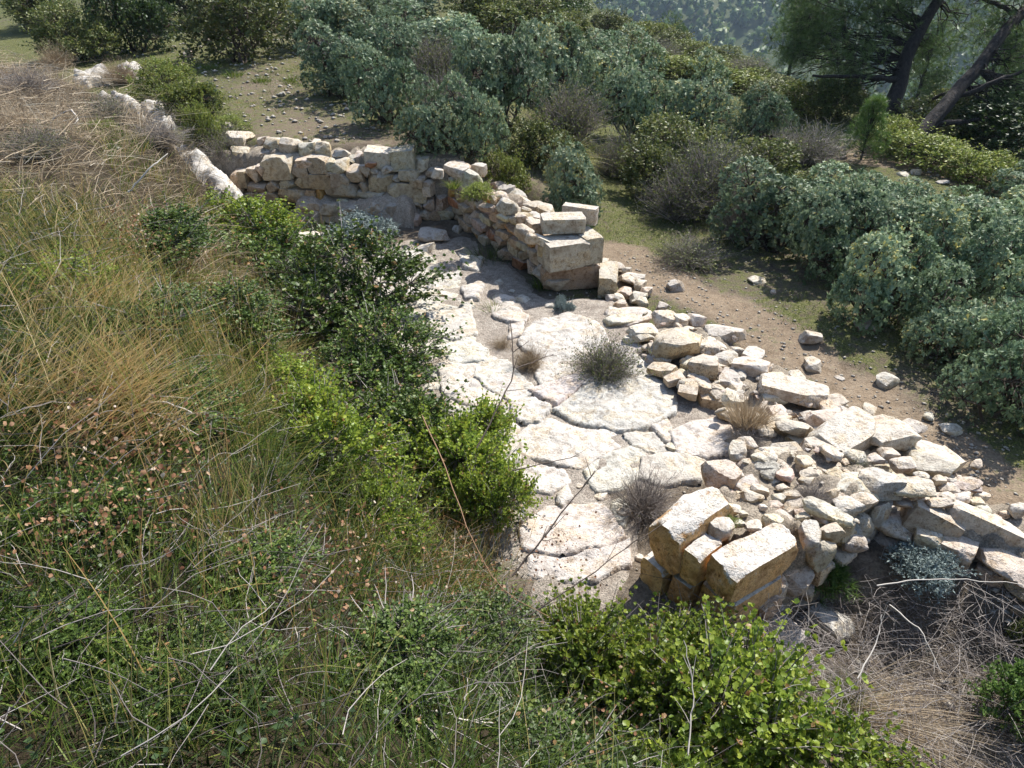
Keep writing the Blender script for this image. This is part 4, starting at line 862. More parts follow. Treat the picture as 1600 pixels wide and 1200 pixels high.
cnt = {}
def shrub(kind, name, px, py, w_px, h_px, label, cat='shrub', group=None, var=None, sink=0.03, pos=None, wz=None):
    p = hit(px, py) if pos is None else np.array(pos)
    k = 1 / ppm(p) if wz is None else wz
    i = cnt.get(kind, 0); cnt[kind] = i + 1
    ml, mb, wd, ht = SH[kind][(i if var is None else var) % len(SH[kind])]
    sx = w_px * k / wd * (.92 if kind == 'grey' else 1); sz = h_px * k / ht
    root = empty(name, (p[0], p[1], p[2] - sink), random.random() * 6.28)
    tag(root, label, cat, group)
    for nm, me in (('foliage', ml), ('branches', mb)):
        o = link(nm, me, None, root); o.scale = (sx, sx * random.uniform(.9, 1.1), sz)
    return root
GR = 'grey-green shrubs'
ROW = 'shrub-row bush right of the path, '
for a_ in [
 # isolated / centre
 ('grey','leafy_shrub',900,338,135,112,'round grey-green shrub standing alone behind the squared-block pier'),
 ('grey','leafy_shrub',1085,205,135,112,'domed grey-green shrub left of the grassy slope below the pines'),
 ('grey','leafy_shrub',1192,215,92,76,'small grey-green shrub right of the domed one, before the pines'),
 # the row right of the path
 ('grey','leafy_shrub',1205,390,150,130, ROW + 'at its far left end'),
 ('grey','leafy_shrub',1300,425,150,130, ROW + 'second from its left end at the grass edge'),
 ('grey','leafy_shrub',1385,500,170,140, ROW + 'leaning over the dark brown stone'),
 ('grey','leafy_shrub',1465,550,170,140, ROW + 'front middle above the squarish grey stone'),
 ('grey','leafy_shrub',1570,650,190,170, ROW + 'nearest one at the right edge of the picture'),
 ('grey','leafy_shrub',1265,345,130,80, ROW + 'back left beside the bleached twigs'),
 ('grey','leafy_shrub',1370,400,160,110, ROW + 'centre of the second line'),
 ('grey','leafy_shrub',1470,470,180,140, ROW + 'tall one in the second line towards the right'),
 ('grey','leafy_shrub',1590,560,190,170, ROW + 'second line cut by the right edge'),
 ('grey','leafy_shrub',1385,335,120,60, ROW + 'back line in front of the far earth path'),
 ('grey','leafy_shrub',1480,385,150,90, ROW + 'back line right of the yellow flowering bush'),
 ('grey','leafy_shrub',1585,450,170,120, ROW + 'back line at the right edge of the picture'),
 ('grey','leafy_shrub',1575,370,140,70, ROW + 'farthest back by the far path at the right edge'),
 ('yellow','yellow_bush',1490,330,50,34,'small yellow flowering bush at the back of the shrub row'),
 # central mass behind the far wall
 ('grey','leafy_shrub',672,236,100,105,'grey-green shrub directly behind the two squared blocks on the far wall'),
 ('grey','leafy_shrub',605,190,125,105,'grey-green shrub at the terrace edge, above the two squared far-wall blocks'),
 ('grey','leafy_shrub',535,150,120,100,'grey-green shrub at the bend of the terrace path'),
 ('grey','leafy_shrub',500,75,100,70,'grey-green shrub beside the top end of the terrace path'),
 ('grey','leafy_shrub',570,70,130,70,'grey-green shrub second from the terrace path at the top'),
 ('grey','leafy_shrub',655,85,150,75,'broad grey-green shrub at the top centre behind the ruin'),
 ('grey','leafy_shrub',600,130,120,90,'grey-green shrub in the middle of the thicket left of the brown twiggy one'),
 ('grey','leafy_shrub',735,240,90,110,'low grey-green shrub behind the inner corner of the walls'),
 ('grey','leafy_shrub',790,200,140,130,'bright-topped grey-green shrub in the centre of the thicket'),
 ('grey','leafy_shrub',870,165,150,120,'tall grey-green shrub right of the bright-topped one'),
 ('grey','leafy_shrub',965,165,140,110,'big grey-green shrub on the right side of the thicket'),
 ('grey','leafy_shrub',925,105,110,55,'grey-green shrub at the back right of the thicket'),
 ('grey','leafy_shrub',740,120,110,80,'grey-green shrub at the back centre of the thicket'),
 ('grey','leafy_shrub',985,215,110,100,'grey-green shrub above the lone round one, beside brown scrub'),
 ('grey','leafy_shrub',425,20,90,50,'grey-green shrub at the very top left of the thicket'),
 ('grey','leafy_shrub',640,30,150,60,'grey-green shrub at the top edge of the picture, centre left'),
 # brown and twiggy
 ('twiggy','twiggy_shrub',700,205,90,90,'brown twiggy shrub in the thicket above the wall corner'),
 ('twiggy','twiggy_shrub',680,130,90,70,'brown twiggy shrub between grey-green ones at the back'),
 ('twiggy','twiggy_shrub',800,118,100,55,'greyish twiggy shrub near the middle top of the thicket'),
 ('olive','olive_scrub',1020,305,110,80,'brown-grey twiggy scrub right of the lone round shrub'),
 ('twiggy','twiggy_shrub',1105,325,140,110,'large brown-grey twiggy scrub at the grass edge in the centre right'),
 ('olive','olive_scrub',1185,300,120,80,'twiggy scrub at the left end of the shrub row'),
 ('olive','olive_scrub',1055,260,130,80,'twiggy scrub below the domed grey-green shrub'),
 ('twiggy','twiggy_shrub',890,215,110,80,'tall brown scrub behind the lone round shrub'),
 ('twiggy','twiggy_shrub',965,275,90,70,'dull twiggy scrub directly right of the yellow-green wall bush'),
 ('olive','dark_scrub',835,255,100,70,'dark scrub behind the yellow-green wall bush'),
 ('deadtwig','bleached_shrub',1155,375,70,90,'bleached bare twigs at the left end of the shrub row'),
 ('deadtwig','bleached_shrub',520,115,70,60,'bleached bare shrub on the right edge of the terrace path'),
 ('twiggy','twiggy_shrub',1060,340,110,80,'low brown scrub at the edge of the mossy grass'),
 ('twiggy','twiggy_shrub',1075,410,100,40,'low brown heath patch on the mossy grass'),
 # olive, top and slope
 ('olive','olive_bush',375,98,130,115,'olive-brown bush at the top of the terrace path, left side'),
 ('dark','dark_bush',215,80,95,110,'dark green upright bush at the top left above the rocks'),
 ('dark','dark_bush',300,40,120,60,'dark bush at the top edge between the two left bushes'),
 ('olive','olive_bush',130,95,110,80,'dusty olive bush at the top left in the dry grass'),
 ('olive','olive_bush',60,45,110,60,'olive bush in the top left corner'),
 ('yellow','yellow_green_bush',265,155,80,60,'yellow-green bush behind the bank rocks, upper one'),
 ('yellow','yellow_green_bush',305,185,70,60,'yellow-green bush behind the bank rocks, middle one'),
 ('yellow','yellow_green_bush',318,235,50,70,'yellow-green bush between the long white slab and the far wall'),
 ('grey','leafy_shrub',328,180,40,50,'small blue-grey plant on the terrace beside the yellow-green bushes'),
 ('yellow','olive_grass_clump',358,205,50,26,'low olive clump at the top of the far wall'),
 ('olive','olive_bush',830,55,110,60,'olive bush at the top centre behind the thicket'),
 ('olive','olive_bush',880,80,90,55,'olive bush at the top right of the thicket'),
 ('olive','olive_bush',745,40,110,55,'olive bush at the top edge, centre'),
 ('dark','dark_bush',880,30,80,40,'dark bush at the top edge near the valley view'),
 ('olive','olive_bush',1005,112,100,36,'olive scrub at the brow above the valley'),
 ('yellow','yellow_green_bush',1060,118,90,30,'yellow-green scrub at the brow left of the valley pines'),
 ('yellow','yellow_green_bush',1150,140,100,32,'yellow-green scrub right of the domed shrub'),
 ('olive','olive_bush',1215,165,90,36,'olive scrub at the brow below the pines'),
 ('yellow','yellow_green_bush',1255,180,90,50,'yellow-green scrub before the thin pine trunk'),
 ('olive','olive_bush',1300,185,90,60,'olive bush left of the pine sapling'),
 ('olive','olive_bush',1480,215,130,70,'olive bush behind the leaning pine trunk'),
 ('yellow','yellow_green_bush',1455,262,110,50,'yellow-green low bush right of the leaning pine foot'),
 ('yellow','yellow_green_bush',1520,285,90,50,'yellow-green bush by the far path, right'),
 ('dark','dark_bush',1560,240,130,80,'dark bush at the right edge below the pine boughs'),
 ('grey','leafy_shrub',1590,305,90,50,'grey-green shrub beyond the far path at the right edge'),
 ('yellow','yellow_green_bush',1390,235,80,50,'yellow-green bush between the two pine trunks'),
 ('twiggy','twiggy_shrub',1260,255,110,60,'grey scrub and heath left of the far path'),
 ('olive','olive_bush',955,52,70,34,'low olive bush on the brow, farthest left of the brow line'),
 ('yellow','yellow_green_bush',1005,66,70,30,'second low bush of the brow line, yellowish'),
 ('olive','olive_bush',1045,80,70,30,'third low bush of the brow line, olive'),
 ('yellow','yellow_green_bush',1085,92,70,28,'fourth low bush of the brow line, yellowish'),
 ('olive','olive_bush',1125,104,70,30,'fifth low bush of the brow line, olive'),
 ('twiggy','twiggy_shrub',1165,118,70,30,'brown twiggy bush near the right end of the brow line'),
 ('yellow','yellow_green_bush',1105,122,70,30,'yellowish bush just below the brow line'),
 ('twiggy','twiggy_shrub',1025,92,70,30,'brown twiggy bush just below the brow line'),
 ('twiggy','twiggy_shrub',60,245,90,50,'dry twiggy plant at the left of the beige tangle'),
 ('twiggy','twiggy_shrub',165,190,80,40,'dry twiggy plant in the middle of the beige tangle'),
 ('yellow','yellow_green_bush',150,215,60,26,'small green herb in the beige tangle'),
 ('deadtwig','bleached_shrub',250,225,80,44,'bleached dead twigs right of centre in the beige tangle'),
 ('deadtwig','bleached_shrub',40,150,90,50,'bleached dead twigs at the upper left of the beige tangle'),
 ('browntuft','heath_tuft',90,110,50,40,'rust-brown tuft at the top left of the bank'),
 ('browntuft','heath_tuft',190,130,60,36,'brown tuft between the two upper bank rocks'),
 # on the walls and floor
 ('yellow','yellow_green_bush',795,318,72,80,'yellow-green bush growing out of the top of the side wall'),
 ('silver','silver_plant',565,380,95,44,'silver-leaved plant at the foot of the far wall'),
 ('silver','silver_plant',1440,905,90,60,'silver-leaved plant in the shaded hollow by the low wall'),
 ('silver','silver_plant',880,492,30,32,'small blue-grey plant at the foot of the pier'),
 ('deadtwig','twiggy_shrub',1005,800,105,80,'grey bare twiggy shrub beside the inner ashlar block'),
 ('twiggy','twiggy_shrub',945,590,95,70,'grey-green twiggy shrub between the two largest flagstones'),
 ('browntuft','heath_tuft',826,580,48,52,'reddish-brown dry heath tuft on the flagstones'),
 ('browntuft','heath_tuft',785,545,36,24,'small brown dry tuft left of the heath tuft'),
 ('deadtwig','twiggy_shrub',1125,550,50,40,'bare grey twigs behind the tan boulder of the rubble wall'),
 ('twiggy','twiggy_shrub',350,245,80,45,'grey twiggy plant on the left top of the far wall'),
 
 
 ('leafy','green_bush',1590,1130,110,110,'fresh green leafy bush at the lower right edge'),
 ('olive','olive_bush',1595,1010,60,60,'olive bush at the right edge above the fresh green one'),
]:
    g = GR if a_[0] == 'grey' else None
    shrub(*a_, group=g)
for kd_, px_, py_, z_, w_, h_, lb_ in (('twiggy', 1335, 735, .30, 50, 32, 'small dull green herb on the rubble wall'), ('deadtwig', 1270, 780, .40, 64, 34, 'dry grey herb on top of the near wall'), ('deadtwig', 1205, 735, .36, 56, 30, 'dry grey herb beside the pinkish stone of the near wall'),
      ('browntuft', 1290, 690, .26, 40, 24, 'brown dry tuft in the middle of the rubble band'), ('deadtwig', 1165, 690, .14, 60, 30, 'dead grey twigs below the orange-tan tuft'), ('yellow', 1140, 815, .48, 30, 14, 'tiny green herb between the ashlar blocks')):
    shrub(kd_, 'small_herb', 0, 0, w_, h_, lb_, 'herb', pos=at(px_, py_, z_))
# small plants of the wall corner
shrub('yellow', 'yellow_green_bush', 745, 0, 40, 26, 'low yellow-green herb on the wall corner', pos=at(745, 310, .72))

# ------------------------------------------------------------------ kermes oak on the bank (glossy spiny leaves)
for kd, px, py, w_, h_, lab in (
 ('oakdark', 560, 510, 200, 140, 'dark glossy holly-leaved oak bush at the floor edge, upper one'),
 ('oakdark', 450, 455, 150, 100, 'holly-leaved oak bush left of the dark glossy one'),
 ('oakdark', 610, 600, 150, 110, 'holly-leaved oak bush overhanging the flagstones'),
 ('oak', 365, 375, 130, 70, 'bright green oak bush below the long white slab'),
 ('oak', 500, 735, 190, 140, 'light green oak bush in the middle of the bank'),
 ('oak', 590, 850, 130, 110, 'small light green oak bush low on the bank in brown grass'),
 ('oak', 690, 760, 150, 120, 'light green oak bush between the bank grass and the flagstones'),
 ('oak', 770, 830, 110, 120, 'sparse oak bush reaching over the flagstones at the centre'),
 ('oak', 905, 1040, 180, 130, 'oak bush at the lower end of the flagstones'),
 ('oak', 1040, 1085, 180, 120, 'oak bush directly below the orange-faced end blocks'),
 ('oak', 950, 1120, 260, 160, 'broad oak bush in the foreground, bottom centre'),
 ('oak', 1080, 1190, 300, 190, 'oak bush at the bottom edge right of centre'),
 ('oak', 1230, 1220, 220, 150, 'light oak bush at the bottom edge beside the straw tuft'),
 ('oakdark', 230, 410, 130, 70, 'half-dry oak bush among the brown leaves on the bank'),
 ('oakdark', 350, 540, 150, 90, 'oak bush among tall golden stalks on the bank'),
 ('oakdark', 650, 680, 140, 110, 'dark oak bush in the gap at the flagstone edge'),
 ('oak', 735, 720, 120, 110, 'loose light green oak bush half over the left flagstones'),
 ('oakdark', 210, 520, 150, 70, 'low leafy bush under the straw at the left of the bank'),
 ('oak', 110, 450, 130, 60, 'small leafy bush near the left edge, upper'),
 ('oakdark', 60, 590, 130, 60, 'low leafy bush at the left edge of the picture, middle'),
 ('oakdark', 290, 650, 150, 80, 'leafy bush left of the light green oak in mid bank'),
 ('oak', 420, 620, 130, 80, 'leafy bush just above the light green oak in mid bank'),
 ('oakdark', 160, 780, 170, 70, 'low dark bush in the left grass below the arching stems'),
 ('oakdark', 380, 900, 170, 80, 'low dark bush in the lower middle of the bank'),
 ('oakdark', 90, 960, 170, 60, 'low dark bush in the lower left corner grass'),
 ('oakdark', 270, 1060, 200, 70, 'low dark bush near the bottom left capsules'),
 ('oakdark', 560, 1080, 190, 80, 'low dark bush beside the upright bleached stick'),
 ('oakdark', 720, 1010, 170, 80, 'low dark bush in the russet grass at lower centre'),
 ('oakdark', 850, 1190, 200, 110, 'shaded oak bush at the bottom edge left of centre')):
    shrub(kd, 'oak_bush', px, py, w_, h_, lab, 'bush', 'holly-leaved oak bushes on the bank')
# ------------------------------------------------------------------ grass on the bank
r = np.random.default_rng(91)
def bank_pts(n, x0, x1, y0, y1, dmin=0.05, dmax=9, rmin=0.75):
    x = r.uniform(x0, x1, n); y = r.uniform(y0, y1, n); d = poly_dist(x, y, FOOT)
    ok = (d > dmin) & (d < dmax) & (np.hypot(x, y) > rmin)
    return x[ok], y[ok]
def tufts(acc, x, y, per, L, W, tint, spread=.55, droop=.35, lean=(0, 0), rad=.05, seg=4):
    n = len(x); z = terrain(x, y)
    i = np.repeat(np.arange(n), per); m = len(i)
    th = r.random(m) * 6.28; q_ = r.random(m) ** .7
    base = np.column_stack([x[i] + np.cos(th) * rad * q_, y[i] + np.sin(th) * rad * q_, z[i] - .015])
    hv = np.column_stack([np.cos(th), np.sin(th)]) * (q_ * spread)[:, None] + r.normal(size=(m, 2)) * .16 + np.array(lean)
    D = np.column_stack([hv, np.ones(m)])
    Ls = r.uniform(*L, m) * np.repeat(r.uniform(.75, 1.2, n), per)
    B = np.column_stack([hv * .35, -droop * r.uniform(.3, 1.3, m)])
    tt = np.clip(np.repeat(r.normal(tint[0], tint[1], n), per) + r.normal(size=m) * tint[2], 0, 1)
    ribbons(acc, base, D, Ls, r.uniform(*W, m), B, seg, tt, r)
# (1) green and yellowing grass of the whole bank, tuft by tuft
a = Acc()
x, y = bank_pts(3600, -5.0, 3.6, 0.25, 3.2); tufts(a, x, y, 18, (.14, .42), (.0024, .0046), (.15, .15, .18), 1.0, .5, seg=3)
x, y = bank_pts(1700, -5.0, 3.6, 0.25, 3.4); tufts(a, x, y, 14, (.05, .14), (.005, .009), (.06, .06, .06), 1.1, .5, rad=.08, seg=2)
x, y = bank_pts(2500, -6.0, 1.0, 2.4, 5.0); tufts(a, x, y, 16, (.18, .42), (.0035, .006), (.42, .24, .18), .9, .45, (.05, -.05), seg=3)
x, y = bank_pts(1100, -6.5, -1.0, 4.8, 8.2, .05, 1.4); tufts(a, x, y, 16, (.12, .30), (.004, .007), (.52, .17, .15), .6, .3)
x, y = bank_pts(420, -4.5, 3.0, .4, 4.2); tufts(a, x, y, 26, (.10, .22), (.004, .007), (.42, .08, .06), 1.4, .3, rad=.02, seg=3)
stuff(link('bank_grass', a.mesh('bank_grass'), M['grass']), 'green and yellowing tufted grass covering the bank', 'grass')
# (2) dry beige tangle on the upper bank
a = Acc()
x, y = bank_pts(2600, -10.5, -2.6, 5.0, 14.5, .25, 7); tufts(a, x, y, 12, (.08, .26), (.004, .008), (.45, .16, .2), 1.6, .4, (.1, 0), .12)
x, y = bank_pts(10500, -10.5, -2.2, 4.6, 14, .2, 7); n = len(x)
D = np.column_stack([r.normal(size=(n, 2)), r.uniform(-.15, .3, n)]); ribbons(a, np.column_stack([x, y, terrain(x, y) + r.uniform(.05, .32, n)]), D, r.uniform(.15, .6, n), r.uniform(.003, .006, n), np.column_stack([r.normal(size=(n, 2)) * .25, r.uniform(-.4, .05, n)]), 3, np.clip(r.normal(.52, .27, n), 0, 1), r)
x, y = bank_pts(1500, -10, -2.4, 4.8, 13, .2, 6); m_ = vnoise(x, y, 1.1, 21) > .02; tufts(a, x[m_], y[m_], 14, (.2, .5), (.003, .006), (.35, .2, .25), .7, .3, (-.1, 0), .06)
stuff(link('dry_grass', a.mesh('dry_grass'), M['straw']), 'bleached beige tangle of dry grass on the upper bank', 'grass')
# (3) tall golden stalks
a = Acc()
def stalks(px0, px1, py0, py1, n, L, lean, tint=(.72, .12), w=(.0022, .004), bunch=26):
    cs = [hit(r.uniform(px0, px1), r.uniform(py0, py1)) for _ in range(max(4, n // bunch))]
    C_ = np.array(cs)[r.integers(0, len(cs), n)]
    P0 = C_ + np.column_stack([r.normal(size=(n, 2)) * .07, np.zeros(n)]); P0[:, 2] = terrain(P0[:, 0], P0[:, 1]) - .02
    D = np.column_stack([r.normal(size=n) * .16 + lean[0], r.normal(size=n) * .16 + lean[1], np.ones(n)])
    ribbons(a, P0, D, r.uniform(*L, n), r.uniform(*w, n), np.column_stack([r.normal(size=(n, 2)) * .12 + np.array(lean) * .3, -r.uniform(.02, .22, n)]), 6, np.clip(r.normal(*tint, n), 0, 1), r, .35)
    m = n // 2; tip = P0[:m] + unit(D[:m]) * (r.uniform(L[0], L[1], m) * .8)[:, None]
stalks(280, 480, 560, 720, 260, (.45, .95), (-.10, .0)); stalks(380, 470, 430, 560, 160, (.4, .7), (-.05, 0))
stalks(60, 300, 480, 760, 200, (.35, .75), (-.2, .1), bunch=8); stalks(330, 560, 720, 980, 170, (.3, .6), (.0, .05), bunch=9)
stalks(560, 800, 760, 1000, 1100, (.12, .36), (.0, .0), (.80, .07), bunch=16); stalks(0, 220, 600, 740, 260, (.3, .6), (.7, -.3), (.86, .08), bunch=10)
stalks(0, 800, 800, 1190, 420, (.2, .5), (.05, .1), (.6, .2), bunch=5); stalks(120, 420, 330, 440, 200, (.25, .5), (-.2, 0), (.75, .1), bunch=8); stalks(0, 250, 360, 520, 220, (.3, .55), (-.25, .1), (.78, .1), bunch=8)
stalks(0, 230, 480, 700, 900, (.22, .5), (.55, -.25), (.93, .06), bunch=22); stalks(140, 340, 380, 500, 500, (.15, .36), (0, 0), (.8, .06), bunch=16); stalks(250, 480, 420, 640, 300, (.3, .7), (-.06, 0), (.78, .1), bunch=12)
stuff(link('golden_stalks', a.mesh('golden_stalks'), M['grass']), 'tall thin golden grass stalks standing over the bank grass', 'grass')
# (4) russet dead leaves caught in the scrub
a = Acc()
def dead(px0, px1, py0, py1, n, hh=(.05, .3), s=(.010, .021)):
    P = np.array([hit(r.uniform(px0, px1), r.uniform(py0, py1)) for _ in range(max(6, n // 25))]); i = r.integers(0, len(P), n)
    p = P[i] + np.column_stack([r.normal(size=(n, 2)) * .10, r.uniform(*hh, n)])
    dd_ = poly_dist(p[:, 0], p[:, 1], FOOT); fl_ = dd_ < .05; p[fl_, 2] = terrain(p[fl_, 0], p[fl_, 1]) + .075
    kp = ~fl_ | (r.random(n) < .12); p = p[kp]; n = len(p)
    place(*LH, p, rand_dirs(n, r), rand_dirs(n, r), r.uniform(*s, n), np.clip(r.normal(.5, .28, n), 0, 1), a)
dead(190, 330, 380, 470, 900, (.05, .35)); dead(660, 930, 830, 980, 2400, (.02, .28)); dead(430, 560, 880, 1000, 500); dead(100, 300, 700, 800, 500); dead(60, 200, 830, 930, 260); dead(520, 700, 600, 680, 420, (.2, .5)); dead(220, 300, 800, 860, 220); dead(900, 1080, 1120, 1190, 300, (.1, .35)); dead(520, 600, 860, 900, 160)
stuff(link('dead_leaves', a.mesh('dead_leaves'), M['deadleaf']), 'russet and papery dead leaves caught in the bank scrub', 'leaves')
# (5) short grass and moss beside the paths
a = Acc(); n = 80000
x = np.concatenate([r.uniform(0.6, 6.5, n // 2), r.uniform(-7, 1.0, n // 2)]); y = np.concatenate([r.uniform(2.2, 11, n // 2), r.uniform(10.3, 20, n // 2)])
pm_ = np.zeros(n)
for P, w_ in zip(PATHS, pw): pm_ = np.maximum(pm_, 1 - sm(w_ * 0.5, w_ * 1.3, np.abs(poly_dist(x, y, P)) + 0.5 * vnoise(x, y, 1.9, 8)))
east_line = poly_dist(x, y, np.array([FW1 + ne * .6, EW1 + ne * .6, (2.4, 6.6), (3.4, 5.0), (4.6, 3.0)]))
g_ = .5 + .9 * vnoise(x, y, .9, 9) + .8 * vnoise(x, y, 2.6, 12) - pm_
ok = (g_ > .25) & ((east_line > 0) | (y > 10.4)) & (poly_dist(x, y, FOOT) < 0)
x, y = x[ok], y[ok]; m = len(x)
ribbons(a, np.column_stack([x, y, terrain(x, y) - .005]), np.column_stack([r.normal(size=(m, 2)) * .6, np.ones(m)]), r.uniform(.02, .07, m), r.uniform(.004, .008, m), np.column_stack([r.normal(size=(m, 2)) * .2, -r.random(m) * .4]), 2, np.clip(r.normal(.42, .14, m), 0, 1), r)
stuff(link('turf', a.mesh('turf'), M['grass']), 'short mossy turf beside the earth path and on the terrace', 'grass')
# (5b) tangle of dead stems, brown and bleached, through the near grass
a = Acc(); n = 3600
x, y = bank_pts(9000, -4.5, 3.0, .3, 4.6); x, y = x[:n], y[:n]; n = len(x)
p = np.column_stack([x, y, terrain(x, y) + r.uniform(0, .22, n)])
C = curve(p, np.column_stack([r.normal(size=(n, 2)), r.uniform(-.1, .9, n)]), r.uniform(.08, .34, n), np.column_stack([r.normal(size=(n, 2)) * .3, -r.random(n) * .35]), 5, r, .16)
tubes(a, C, np.linspace(.0018, .0007, 5)[None], np.clip(r.beta(.8, 1.1, n), 0, 1), 3)
stuff(link('dead_stems', a.mesh('dead_stems'), M['twig']), 'brown and bleached dead stems tangled through the near bank grass', 'twigs')
# (5c) low broad-leaved herbs under the grass
a = Acc(); x, y = bank_pts(1300, -4.5, 3.4, .3, 3.6); n = len(x); z = terrain(x, y)
for j in range(12):
    th = r.random(n) * 6.28; rad_ = r.random(n) * .07; d_ = np.column_stack([np.cos(th), np.sin(th), r.uniform(-.2, .5, n)])
    place(*LR, np.column_stack([x + np.cos(th) * rad_, y + np.sin(th) * rad_, z + r.uniform(.02, .12, n)]), d_, np.tile([0, 0, 1.], (n, 1)) + r.normal(size=(n, 3)) * .3, r.uniform(.010, .024, n), np.clip(r.normal(.3, .2, n), 0, 1), a)
stuff(link('bank_herbs', a.mesh('bank_herbs'), M['darkgreen']), 'low dark broad-leaved herbs under the bank grass', 'herbs')
# (6) straw and dead twigs in the hollow at the lower right
a = Acc(); n = 2600
P = np.array([hit(r.uniform(1100, 1640), r.uniform(930, 1190)) for _ in range(260)]); p = P[r.integers(0, 260, n)] + np.column_stack([r.normal(size=(n, 2)) * .12, r.uniform(.0, .16, n)])
C = curve(p, np.column_stack([r.normal(size=(n, 2)), r.uniform(-.1, .5, n)]), r.uniform(.10, .40, n), np.column_stack([r.normal(size=(n, 2)) * .3, -r.random(n) * .3]), 5, r, .15)
tubes(a, C, np.linspace(.0022, .0009, 5)[None], np.clip(r.normal(.55, .28, n), 0, 1), 3)
stuff(link('dead_twigs', a.mesh('dead_twigs'), M['twig']), 'tangle of grey dead twigs in the hollow by the near wall', 'twigs')

# ------------------------------------------------------------------ single tufts and stems that stand out
def tuft_obj(name, px, py, per, L, W, tint, label, mat='grass', spread=.6, droop=.4, lean=(0, 0), rad=.06, cat='grass tuft', z=None):
    p = hit(px, py) if z is None else at(px, py, z)
    acc_ = Acc(); n = per
    th = r.random(n) * 6.28; q_ = r.random(n) ** .6
    hv = np.column_stack([np.cos(th), np.sin(th)]) * (q_ * spread)[:, None] + r.normal(size=(n, 2)) * .1 + np.array(lean)
    ribbons(acc_, np.column_stack([np.cos(th) * rad * q_, np.sin(th) * rad * q_, np.zeros(n) - .02]), np.column_stack([hv, np.ones(n)]), r.uniform(*L, n), r.uniform(*W, n), np.column_stack([hv * .4, -droop * r.uniform(.3, 1.2, n)]), 5, np.clip(r.normal(*tint, n), 0, 1), r)
    return tag(link(name, acc_.mesh(name), M[mat], None, p), label, cat)
tuft_obj('grass_tuft', 772, 492, 150, (.12, .26), (.004, .006), (.45, .1), 'bright green grass tuft on the soil between flagstones')
tuft_obj('grass_tuft', 845, 452, 160, (.14, .26), (.004, .007), (.3, .12), 'green grass tuft against the left foot of the pier')
tuft_obj('grass_tuft', 765, 405, 220, (.12, .26), (.004, .007), (.28, .12), 'dark green grass at the foot of the side wall', rad=.25)
tuft_obj('grass_tuft', 708, 292, 120, (.1, .2), (.004, .007), (.45, .12), 'green grass tuft in the corner of the two walls', z=.72)
tuft_obj('straw_tuft', 1168, 662, 900, (.12, .27), (.003, .006), (.5, .16), 'orange-tan dry tuft at the edge of the rubble wall', mat='straw', spread=.5, droop=.15, rad=.11, z=.16)
tuft_obj('grass_tuft', 1310, 1110, 330, (.16, .34), (.002, .004), (.44, .1), 'green-based grass tuft in the lower right corner', spread=.6, rad=.06)
tuft_obj('straw_tuft', 1325, 1115, 420, (.3, .75), (.002, .0035), (.6, .2), 'long pale straw sweeping right from the lower right tuft', mat='straw', spread=.6, droop=.75, lean=(1.1, -.25), rad=.10)
tuft_obj('straw_tuft', 500, 360, 160, (.2, .38), (.004, .006), (.5, .15), 'brownish grass at the left foot of the far wall', mat='grass', rad=.3)
tuft_obj('tall_grass_clump', 870, 262, 420, (.5, 1.0), (.006, .01), (.62, .12), 'broom-like grass clump hanging behind the side wall', spread=.9, droop=.8, rad=.2)
a = Acc(); x = r.uniform(-6.5, -1.2, 900); y = r.uniform(10.5, 18, 900); m_ = (poly_dist(x, y, FOOT) < -.1) & (vnoise(x, y, .8, 41) > -.05); tufts(a, x[m_], y[m_], 12, (.03, .12), (.006, .011), (.42, .15, .1), 1.2, .3, rad=.07, seg=2)
stuff(link('terrace_grass', a.mesh('terrace_grass'), M['grass']), 'low grass tufts spread over the terrace behind the far wall', 'grass')
for i, (px, py, lab) in enumerate(((330, 108, 'leftmost small green tuft across the terrace path'), (365, 118, 'green tuft left of centre on the terrace path'), (408, 128, 'green tuft centre right on the terrace path'), (455, 128, 'rightmost green tuft on the terrace path'))):
    tuft_obj('grass_tuft', px, py, 160, (.08, .2), (.008, .012), (.4, .12), lab, rad=.16)
def stem(name, pts, r0, label, mat='bleached', side=0, cat='stem'):
    """pts: (px, py, depth) polyline"""
    P = np.array([at_depth(*q_) for q_ in pts]); base = P[0].copy()
    t_ = np.linspace(0, len(P) - 1, 14); Q = np.stack([np.interp(t_, np.arange(len(P)), P[:, k]) for k in range(3)], 1)
    Q[1:-1] = (Q[:-2] + Q[2:] + 2 * Q[1:-1]) / 4; Q[1:-1] += r.normal(size=(12, 3)) * .003
    acc_ = Acc(); tubes(acc_, (Q - base)[None], np.linspace(r0, r0 * .45, 14)[None], .7, 6)
    for _ in range(side):
        i = r.integers(3, 13); d = unit(unit(Q[i] - Q[i - 1]) + r.normal(size=3) * .6); C = curve((Q[i] - base)[None], d[None], np.array([r.uniform(.05, .16)]), np.zeros((1, 3)), 4, r, .1); tubes(acc_, C, np.linspace(r0 * .45, r0 * .2, 4)[None], .5, 4)
    return tag(link(name, acc_.mesh(name, True), M[mat], None, base), label, cat)
stem('dead_stick', [(478, 1230, 2.25), (470, 1120, 2.2), (468, 1040, 2.16), (467, 988, 2.13)], .0055, 'upright bleached dead stick in the dark grass at the bottom', side=2)
stem('dead_stick', [(508, 1230, 2.2), (496, 1140, 2.17), (484, 1085, 2.15), (470, 1060, 2.13)], .0045, 'bleached stick leaning against the upright one')
stem('arching_stem', [(100, 695, 3.2), (180, 662, 3.0), (220, 632, 2.9), (260, 626, 2.85), (300, 645, 2.85)], .006, 'white dry stem arching over the left bank grass', side=3)
stem('arching_stem', [(105, 700, 3.1), (165, 665, 2.95), (215, 648, 2.9), (250, 647, 2.88), (310, 680, 2.9)], .005, 'lower of the two white dry stems arching at the left', side=3)
